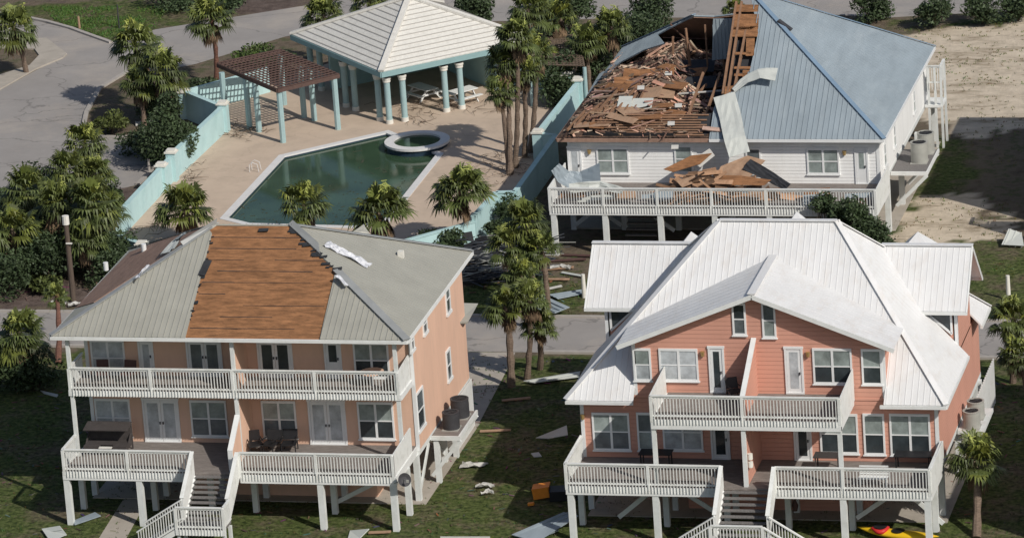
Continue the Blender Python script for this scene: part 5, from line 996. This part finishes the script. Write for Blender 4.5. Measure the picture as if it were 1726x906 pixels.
for nm, y_, pts in [('a', 6.7, [(1020,296),(1061,296),(1061,309),(1020,309)])]: pass
def bench_front(label, x, y, z, L=1.4, m='white', name='bench'):
    t = thing(name, label, 'bench', (x, y, z)); MB().box(x-L/2, x+L/2, y-.25, y+.25, z+.40, z+.45).build('seat', MT[m], t)
    mb = MB(); [mb.box(x-L/2, x+L/2, y+.22, y+.26, z+.5+i*.12, z+.58+i*.12) for i in range(4)]; mb.build('backrest', MT[m], t)
    for sx in (-L/2+.08, L/2-.08):
        for sy in (-.2, .2): MB().box(x+sx-.03, x+sx+.03, y+sy-.03, y+sy+.03, z, z+.40).build('leg', MT[m], t)
def chair(label, x, y, z, rz=0, m='dark', group=None, s=.5):
    t = thing('chair', label, 'chair', (x, y, z), group); e = lambda a, b, c: Vector((x+a*math.cos(rz)-b*math.sin(rz), y+a*math.sin(rz)+b*math.cos(rz), z+c))
    MB().beam(e(-s/2,0,.43), e(s/2,0,.43), s, .05).build('seat', MT[m], t); MB().beam(e(0,s/2,.48), e(0,s/2+.12,1.0), s, .04, (0,-1,0)).build('backrest', MT[m], t)
    for a in (-s/2+.03, s/2-.03):
        for b in (-s/2+.03, s/2-.03): MB().beam(e(a,b,0), e(a,b,.42), .045, .045, (0,1,0)).build('leg', MT[m], t)
        MB().beam(e(a,-s/2,.66), e(a,s/2,.66), .05, .04).build('armrest', MT[m], t)
ux = P(172,612,y=-36.6).x; chair('red wicker chair on the upper left porch of the peach duplex, left of the pair', ux, -36.7, ZU, .2, 'rust', 'wicker chairs on the upper porch', .62); chair('red wicker chair on the upper left porch of the peach duplex, right of the pair', ux+1.3, -36.7, ZU, -.2, 'rust', 'wicker chairs on the upper porch', .62)
bx = P(630,645,y=-36.6).x
t = thing('round_table', 'round table with peach top on the upper right porch of the peach duplex', 'table', (bx, -36.8, ZU)); MB().cyl((bx,-36.8,ZU+.7), (bx,-36.8,ZU+.75), .6, n=20).build('table_top', MT['peach'], t); MB().cyl((bx,-36.8,ZU), (bx,-36.8,ZU+.7), .06).build('pedestal', MT['white'], t)  # table top takes the peach siding colour
# canvas sofa swing on the lower left deck
a0 = P(150,735,y=-37.2); t = thing('swing_seat', 'grey canopy swing seat collapsed on the lower left deck of the peach duplex', 'swing seat', (a0.x+1, -37.2, ZF)); x_ = a0.x
MB().box(x_-.1, x_+2.1, -36.9, -36.75, ZF+.3, ZF+1.15).build('backrest', MT['wicker'], t); MB().box(x_-.1, x_+2.1, -37.9, -36.9, ZF+.25, ZF+.5).build('seat', MT['wicker'], t); MB().slab([Vector((x_-.15,-36.7,ZF+1.35)), Vector((x_+2.15,-36.7,ZF+1.35)), Vector((x_+2.15,-37.6,ZF+1.2)), Vector((x_-.15,-37.6,ZF+1.2))], .05).build('canopy', MT['wicker'], t)
for sx in (x_-.1, x_+2.1): MB().beam((sx,-36.8,ZF), (sx,-36.8,ZF+1.35), .07, .07, (0,1,0)).beam((sx,-38,ZF), (sx,-36.8,ZF+.9), .07, .07).build('side_frame', MT['wicker'], t)
MB().box(x_+.75, x_+1.4, -38.1, -37.7, ZF+.45, ZF+.5).build('side_tray', MT['cap'], t)
for i, (px, lab) in enumerate([(430,'black lounge chair beside the divider on the lower right deck of the peach duplex'),(455,'black chair in the middle of the dark group on the peach duplex lower deck'),(486,'tall-backed black chair right of the dark group on the peach duplex lower deck')]): chair(lab, P(px,750,y=-37.0).x, -37.0+.1*i, ZF, [.5,-.3,.1][i], 'dark', 'black chairs on the lower deck', .75)
gx = P(470,745,y=-36.6).x
chair('dark chair by the upper door of the coral duplex, left of its divider', 20.2, -37.7, 6.25, .6, 'wicker', None, .6); bench_front('white low bench behind the lower right railing of the coral duplex', P(1473,810,y=-40.0).x, -40.1, ZF)
def small_table(label, x, y, z, w_=1.6, m='dark'):
    t = thing('table', label, 'table', (x, y, z)); MB().box(x-w_/2, x+w_/2, y-.4, y+.4, z+.7, z+.75).build('table_top', MT[m], t)
    for sx in (-w_/2+.1, w_/2-.1):
        for sy in (-.3, .3): MB().box(x+sx-.03, x+sx+.03, y+sy-.03, y+sy+.03, z, z+.7).build('leg', MT[m], t)
small_table('dark table under the balcony on the lower left deck of the coral duplex', P(1105,755,y=-38).x, -38, ZF); small_table('dark table against the lower right windows of the coral duplex', P(1540,770,y=-37.6).x, -37.7, ZF, 1.8); small_table('low grey table under the balcony windows right of the coral duplex divider', P(1395,770,y=-38).x, -38, ZF, 1.3, 'wicker')
# satellite dish
v = P(681,808,y=-40.4); t = thing('satellite_dish', 'dark satellite dish on the front right pile of the peach duplex', 'satellite dish', (v.x, -40.3, v.z)); mb = MB(); dn = Vector((.55,-.75,.35)).normalized(); xx = dn.orthogonal().normalized(); yy = dn.cross(xx); rings = [[v+(xx*math.cos(2*math.pi*i/18)+yy*math.sin(2*math.pi*i/18))*.34*k+dn*(.09*k*k) for i in range(18)] for k in (.02,.5,1)]
mb.add([p for r_ in rings for p in r_], [(k*18+i, k*18+(i+1) % 18, (k+1)*18+(i+1) % 18, (k+1)*18+i) for k in range(2) for i in range(18)]); mb.build('reflector', MT['acdark'], t); MB().beam(v+dn*.02, v+dn*.5+Vector((0,0,-.1)), .03, .03).box(v.x+dn.x*.5-.05, v.x+dn.x*.5+.05, v.y+dn.y*.5-.05, v.y+dn.y*.5+.05, v.z+.02, v.z+.14).build('feed_arm', MT['acgrey'], t); MB().beam(v-dn*.02, (3.45, -40.05, v.z-.35), .05, .05).build('mount', MT['acgrey'], t)
# poles and posts
def pole(name, label, cat, px0, px1, r, m, topm=None):
    b_ = P(*px0, z=0); tt = P(*px1, y=b_.y); t = thing(name, label, cat, (b_.x, b_.y, 0)); H = tt.z; MB().cyl((b_.x, b_.y, 0), (b_.x, b_.y, H), r, r*.8, n=10).build('shaft', MT[m], t)
    if topm: MB().cyl((b_.x, b_.y, H), (b_.x, b_.y, H+.5), r*1.15, n=10).build('top_sleeve', MT[topm], t); MB().box(b_.x-.05, b_.x+.3, b_.y-.2, b_.y-.12, H-1.1, H-1.02).build('bracket', MT['cap'], t)
pole('utility_pole', 'brown wooden utility pole with white sleeve, behind the grey-roofed duplex', 'pole', (124,508), (120,378), .17, 'pole', 'cap'); pole('marker_post', 'short weathered wooden post on the lawn beside the road', 'post', (134,49), (133,28), .09, 'ply'); pole('marker_post', 'white square post at the street edge left of the white roof', 'post', (985,501), (981,462), .13, 'cap'); pole('marker_post', 'white post at the right picture edge behind the coral house', 'post', (1700,505), (1697,464), .13, 'cap'); pole('marker_post', 'small grey post at the road edge beside the turquoise wall', 'post', (252,292), (250,268), .09, 'kerb')
pole('lamp_bollard', 'thin dark lamp post with pale base on the lawn near the top', 'lamp post', (201,48), (199,8), .05, 'acdark'); 
# big black tangle behind the street
c = P(835,455,z=0); t = thing('wrecked_enclosure', 'black tangle of twisted metal framing collapsed behind the peach duplex', 'wreckage', (c.x, c.y, 0)); mb = MB(); m2 = MB(); m3 = MB(); q2 = random.Random(9)
for i in range(230):
    f = q2.random(); x = -3.6+4.6*f; y = -1.6+q2.uniform(-2.0,4.2); z = q2.uniform(.1, 1.5-.6*abs(f-.4)); a = q2.gauss(.15,.35); L = q2.uniform(.6, 2.6); d_ = Vector((math.cos(a), math.sin(a), q2.gauss(0,.18))).normalized(); [mb, mb, mb, m2][i % 4].beam(Vector((x,y,z)), Vector((x,y,z))+d_*L, q2.uniform(.03,.12), .03)
for i in range(42):
    p = Vector((-3.4+q2.random()*4.2, -1.8+q2.uniform(-2,4), q2.uniform(.2,1.1))); a = q2.uniform(-.4,.6); u = Vector((math.cos(a), math.sin(a), q2.uniform(-.3,.3)))*q2.uniform(.6,1.4); v_ = Vector((-math.sin(a)*.5, .5, q2.uniform(.1,.6)))*q2.uniform(.5,1.2); m3.slab([p, p+u, p+u+v_, p+v_*.8], .03)
mb.build('frame_members', MT['rubble'], t); m2.build('pale_rods', MT['acgrey'], t); m3.build('torn_mesh', MT['dark'], t)
def flatsheet(name, label, cat, px, m, z=.12, t_=.04, dz=None, rib=True):
    V_ = [P(a, b, z=z+(dz[i] if dz else 0)) for i, (a, b) in enumerate(px)]; mbq = MB(); n_ = len(V_); nn = (V_[1]-V_[0]).cross(V_[2]-V_[1]).normalized(); nn = nn if nn.z > 0 else -nn
    mbq.slab(V_, t_, nn)
    if rib: mbq.ribs(V_, nn, V_[1]-V_[0], .32, .05, .05)
    return tag(mbq.build(name, MT[m], None, V_[0]), label, cat)
flatsheet('roofing_sheet','large corrugated blue roofing sheet lying across the far street edge','roofing sheet',[(893,487),(960,517),(935,527),(905,520)],'blueroof',.35,dz=[.5,.1,0,0]); flatsheet('roofing_sheet','long narrow blue sheet reaching to the white post by the street','roofing sheet',[(925,496),(992,486),(992,492),(940,503)],'blueroof',.15); flatsheet('roofing_sheet','long pale strip lying on the grass in front of the palm trio','roofing sheet',[(882,641),(978,625),(976,634),(900,644)],'bareback',.2)
flatsheet('roofing_sheet','bent grey triangular sheet in the shade left of the coral house','roofing sheet',[(903,737),(955,716),(957,732),(925,738)],'bareback',.2,dz=[0,.5,.3,0],rib=False); flatsheet('panel','grey square scrap on the shaded grass left of the coral house','scrap',[(895,763),(908,761),(913,768),(900,769)],'bareback',.08,rib=False)
flatsheet('roofing_sheet','pale blue sheet on the grass at the bottom edge between the front houses','roofing sheet',[(862,900),(950,862),(975,868),(905,912)],'blueroof',.2,dz=[0,.3,.2,0]); flatsheet('board','white board lying at the bottom edge between the front houses','board',[(742,903),(826,903),(826,909),(742,909)],'foam',.1,rib=False)
flatsheet('roofing_sheet','blue-grey sheet lying beside the front left pile of the peach duplex','roofing sheet',[(122,877),(160,862),(170,868),(126,883)],'blueroof',.1,rib=False); flatsheet('roofing_sheet','crumpled grey metal on the grass left of the peach duplex path','roofing sheet',[(70,890),(100,885),(112,900),(85,912)],'bareback',.15,dz=[0,.3,0,0]); flatsheet('roofing_sheet','small bent white sheet under the peach duplex right side deck','roofing sheet',[(590,893),(622,890),(606,906),(585,910)],'bareback',.1,dz=[0,.3,0,0],rib=False)
flatsheet('roofing_sheet','pale crumpled sheet at the right picture edge on the sand','roofing sheet',[(1688,412),(1700,385),(1722,392),(1726,414)],'bareback',.2,dz=[0,.6,.4,0]); flatsheet('panel','thin pale scrap on the shaded ground left of the peach duplex','scrap',[(68,657),(98,664),(96,668),(74,662)],'bareback',.05,rib=False)
for px, lab in [((800,783),'larger white scrap on the lawn beside the peach duplex'),((818,820),'white scrap on the lawn below the larger one'),((822,832),'smallest white scrap on the lawn between the front houses'),((100,511),'white broken kerb slab by the utility pole, left piece'),((128,514),'white broken kerb slab by the utility pole, right piece'),((842,378),'pale boulder-like stone at the dark turquoise wall corner'),((870,495),'white scrap on the litter behind the palm trio'),((945,512-60),'white scrap on the dirt beside the white house piles'),((243,208),'white scrap on the kerb island by the road')]:
    v = P(*px, z=.1); mb = MB(); q3 = random.Random(px[0])
    if px == (842,378):
        K = 9; rg = [[v+Vector((math.cos(6.28*i/K)*a_*q3.uniform(.8,1.15), math.sin(6.28*i/K)*a_*.7*q3.uniform(.8,1.1), z_)) for i in range(K)] for a_, z_ in ((.6,-.1),(.62,.3),(.4,.62),(.05,.7))]
        mb.add([p_ for q_ in rg for p_ in q_], [(j*K+i, j*K+(i+1) % K, (j+1)*K+(i+1) % K, (j+1)*K+i) for j in range(3) for i in range(K)]); tag(mb.build('boulder', MT['cap'], None, v), lab, 'boulder')
    else:
        a_ = q3.uniform(-.4,.4); s_ = q3.uniform(.35,.7) if px[0] not in (822,) else .3; d_ = Vector((math.cos(a_), math.sin(a_), 0)); tag(crumple([v-d_*s_+Vector((0,0,.05)), v+Vector((0,q3.uniform(-.2,.2),.12)), v+d_*s_+Vector((0,0,.05))], s_*.9, s_*.35, 6, 'foam', 'scrap', None, .02, px[0], .09), lab, 'scrap')
for px, L, a_, m, lab in [((940,452),1.8,.2,'ply','thin splintered board on the dirt right of the palms by the street'),((965,462),1.6,-.5,'bareback','bent pale strip on the dirt near the white street post'),((925,470),2.4,-.1,'ply','long bare board on the dirt behind the fallen blue sheet'),((955,438),2.2,.1,'rust','reddish plank pile edge beside the white house piles'),((975,430),2.0,-.15,'rust','reddish plank in the dirt below the white house deck corner'),((930,485),1.2,.6,'foam','short pale slat beside the fallen blue sheet'),((640,896),1.1,.1,'ply','short board on the grass before the peach duplex corner pile'),((835,725),1.6,.1,'ply','broken board on the shaded lawn behind the peach duplex platform'),((870,672),1.5,.25,'ply','bare branch-like slat on the grass under the palm trio')]:
    v = P(*px, z=.12); d_ = Vector((math.cos(a_), math.sin(a_), .03)); board(v, d_, L, .18, .05, Vector((0,-.2,1)), m, 'board', lab, None, 'board')
# small coloured things
v = P(914,830,z=.3); t = thing('storage_box', 'orange plastic box with black bag on the grass left of the coral house pile', 'box', (v.x, v.y, 0)); MB().beam((v.x-.45,v.y,.3), (v.x+.35,v.y+.1,.42), .7, .5).build('box_body', MT['orange'], t); MB().beam((v.x-.48,v.y,.58), (v.x+.38,v.y+.1,.70), .76, .06).build('lid', MT['orange'], t); MB().beam((v.x+.4,v.y-.1,.3), (v.x+1.9,v.y+.2,.3), .9, .5).build('black_bag', MT['dark'], t)
v = P(895,849,z=.1); tag(MB().beam((v.x-.15,v.y,.1), (v.x+.15,v.y,.14), .2, .12).build('scrap', MT['orange'], None, v), 'small orange scrap on the grass beside the orange box', 'scrap')
def kayak(px, py, L, rz, m, label, zc=.25):
    v = P(px, py, z=zc); mb = MB(); n = 14; vs = []; d = Vector((math.cos(rz), math.sin(rz), 0)); s_ = Vector((-d.y, d.x, 0)); K = 10
    for i in range(n+1):
        f = i/n*2-1; w_ = .42*(1-abs(f)**2.4)+.01; h_ = .17*(1-abs(f)**3)+.01; 
        vs += [v+d*(f*L/2)+s_*(math.cos(2*math.pi*k/K)*w_)+Vector((0,0,math.sin(2*math.pi*k/K)*h_+.12*f*f)) for k in range(K)]
    mb.add(vs, [(i*K+k, i*K+(k+1) % K, (i+1)*K+(k+1) % K, (i+1)*K+k) for i in range(n) for k in range(K)])
    t = thing('kayak', label, 'kayak', (v.x, v.y, 0)); mb.build('hull', MT[m], t, smooth=True); MB().cyl(v+Vector((0,0,.12)), v+Vector((0,0,.19)), .3, .33, n=16).build('cockpit_rim', MT['dark'], t)
kayak(1514,899,4.2,R(-14),'yellow','yellow kayak lying under the right deck of the coral duplex'); kayak(1484,892,.9,R(10),'red','short red float leaning against the yellow kayak',.4)
v = P(360,206,z=.6); tag(MB().beam((v.x-.2,v.y,.6),(v.x+.25,v.y,.7),.4,.3).build('bucket', MT['yellow'], None, v), 'yellow plastic scrap caught in the dark bush on the turquoise wall', 'scrap')
v = P(1340,850,y=-38.5); tag(MB().cyl(v-Vector((0,0,.3)), v+Vector((0,0,.0)), .10, .16, 8).cyl(v+Vector((0,0,.02)), v+Vector((0,0,.28)), .15, .06, 8).build('wind_chime', MT['rust'], None, v), 'small pink hanging ornament under the coral duplex right deck', 'ornament')
v = P(1165,402,y=3.2); 
v = P(1128,395,z=.6); 
# neighbouring houses just outside the frame (they cast the shadows seen at the right)
def neighbour(label, x0, x1, y0, y1, ze, zr, m, roofm, ov=0):
    t = thing('stilt_house', label, 'house', ((x0+x1)/2, (y0+y1)/2, 0)); MB().box(x0+.6, x1-.6, y0+.6, y1-.6, 2.6, ze-.1).build('siding_walls', MT[m], t)
    a, b, c_, d_ = Vector((x0,y0,ze)), Vector((x1,y0,ze)), Vector((x1,y1,ze)), Vector((x0,y1,ze)); my = (y0+y1)/2; k = min((x1-x0)/2, (y1-y0)/2)*.9; r0, r1 = Vector((x0+k,my,zr)), Vector((x1-k,my,zr))
    for pl in ([a,b,r1,r0],[b,c_,r1],[c_,d_,r0,r1],[d_,a,r0]): n_ = plane3(pl[0],pl[1],pl[2])[1]; MB().slab(pl, .1, n_).build('roof', MT[roofm], t)
    for x in (x0+.8, (x0+x1)/2, x1-.8):
        for y in (y0-.7, y0+.8, my, y1-.8): pile(t, x, y, 2.5, .28)
    MB().box(x0+.5-ov, x1-.5, y0-.8, y0+.6, 2.65, 2.85).build('deck_boards', MT['deck'], t); railing(t, (x0+.5-ov, y0-.8, 2.85), (x1-.5, y0-.8, 2.85)); railing(t, (x0+.5-ov, y0-.8, 2.85), (x0+.5-ov, y0+.5, 2.85)); pile(t, x0+.65-ov, y0-.7, 2.66, .28); MB().box(x0+1, x1-1, y0+1.2, y1-1, 0, 2.6).build('ground_room', MT[m], t)
    wx(t, x0+1.5, x0+3.5, 3.4, 5.0, y0+.6); wx(t, x0+7, x0+9, 3.4, 5.0, y0+.6)
    return t
neighbour('white stilt house at the right picture edge, mostly outside the frame, by the sand', 30.2, 46, 6.3, 22, 9.3, 11.8, 'whitesid', 'greyroof', 2.2)
neighbour('neighbouring stilt house beyond the coral duplex, outside the frame', 39.2, 55, -44, -25, 9.4, 12.6, 'whitesid', 'greyroof')
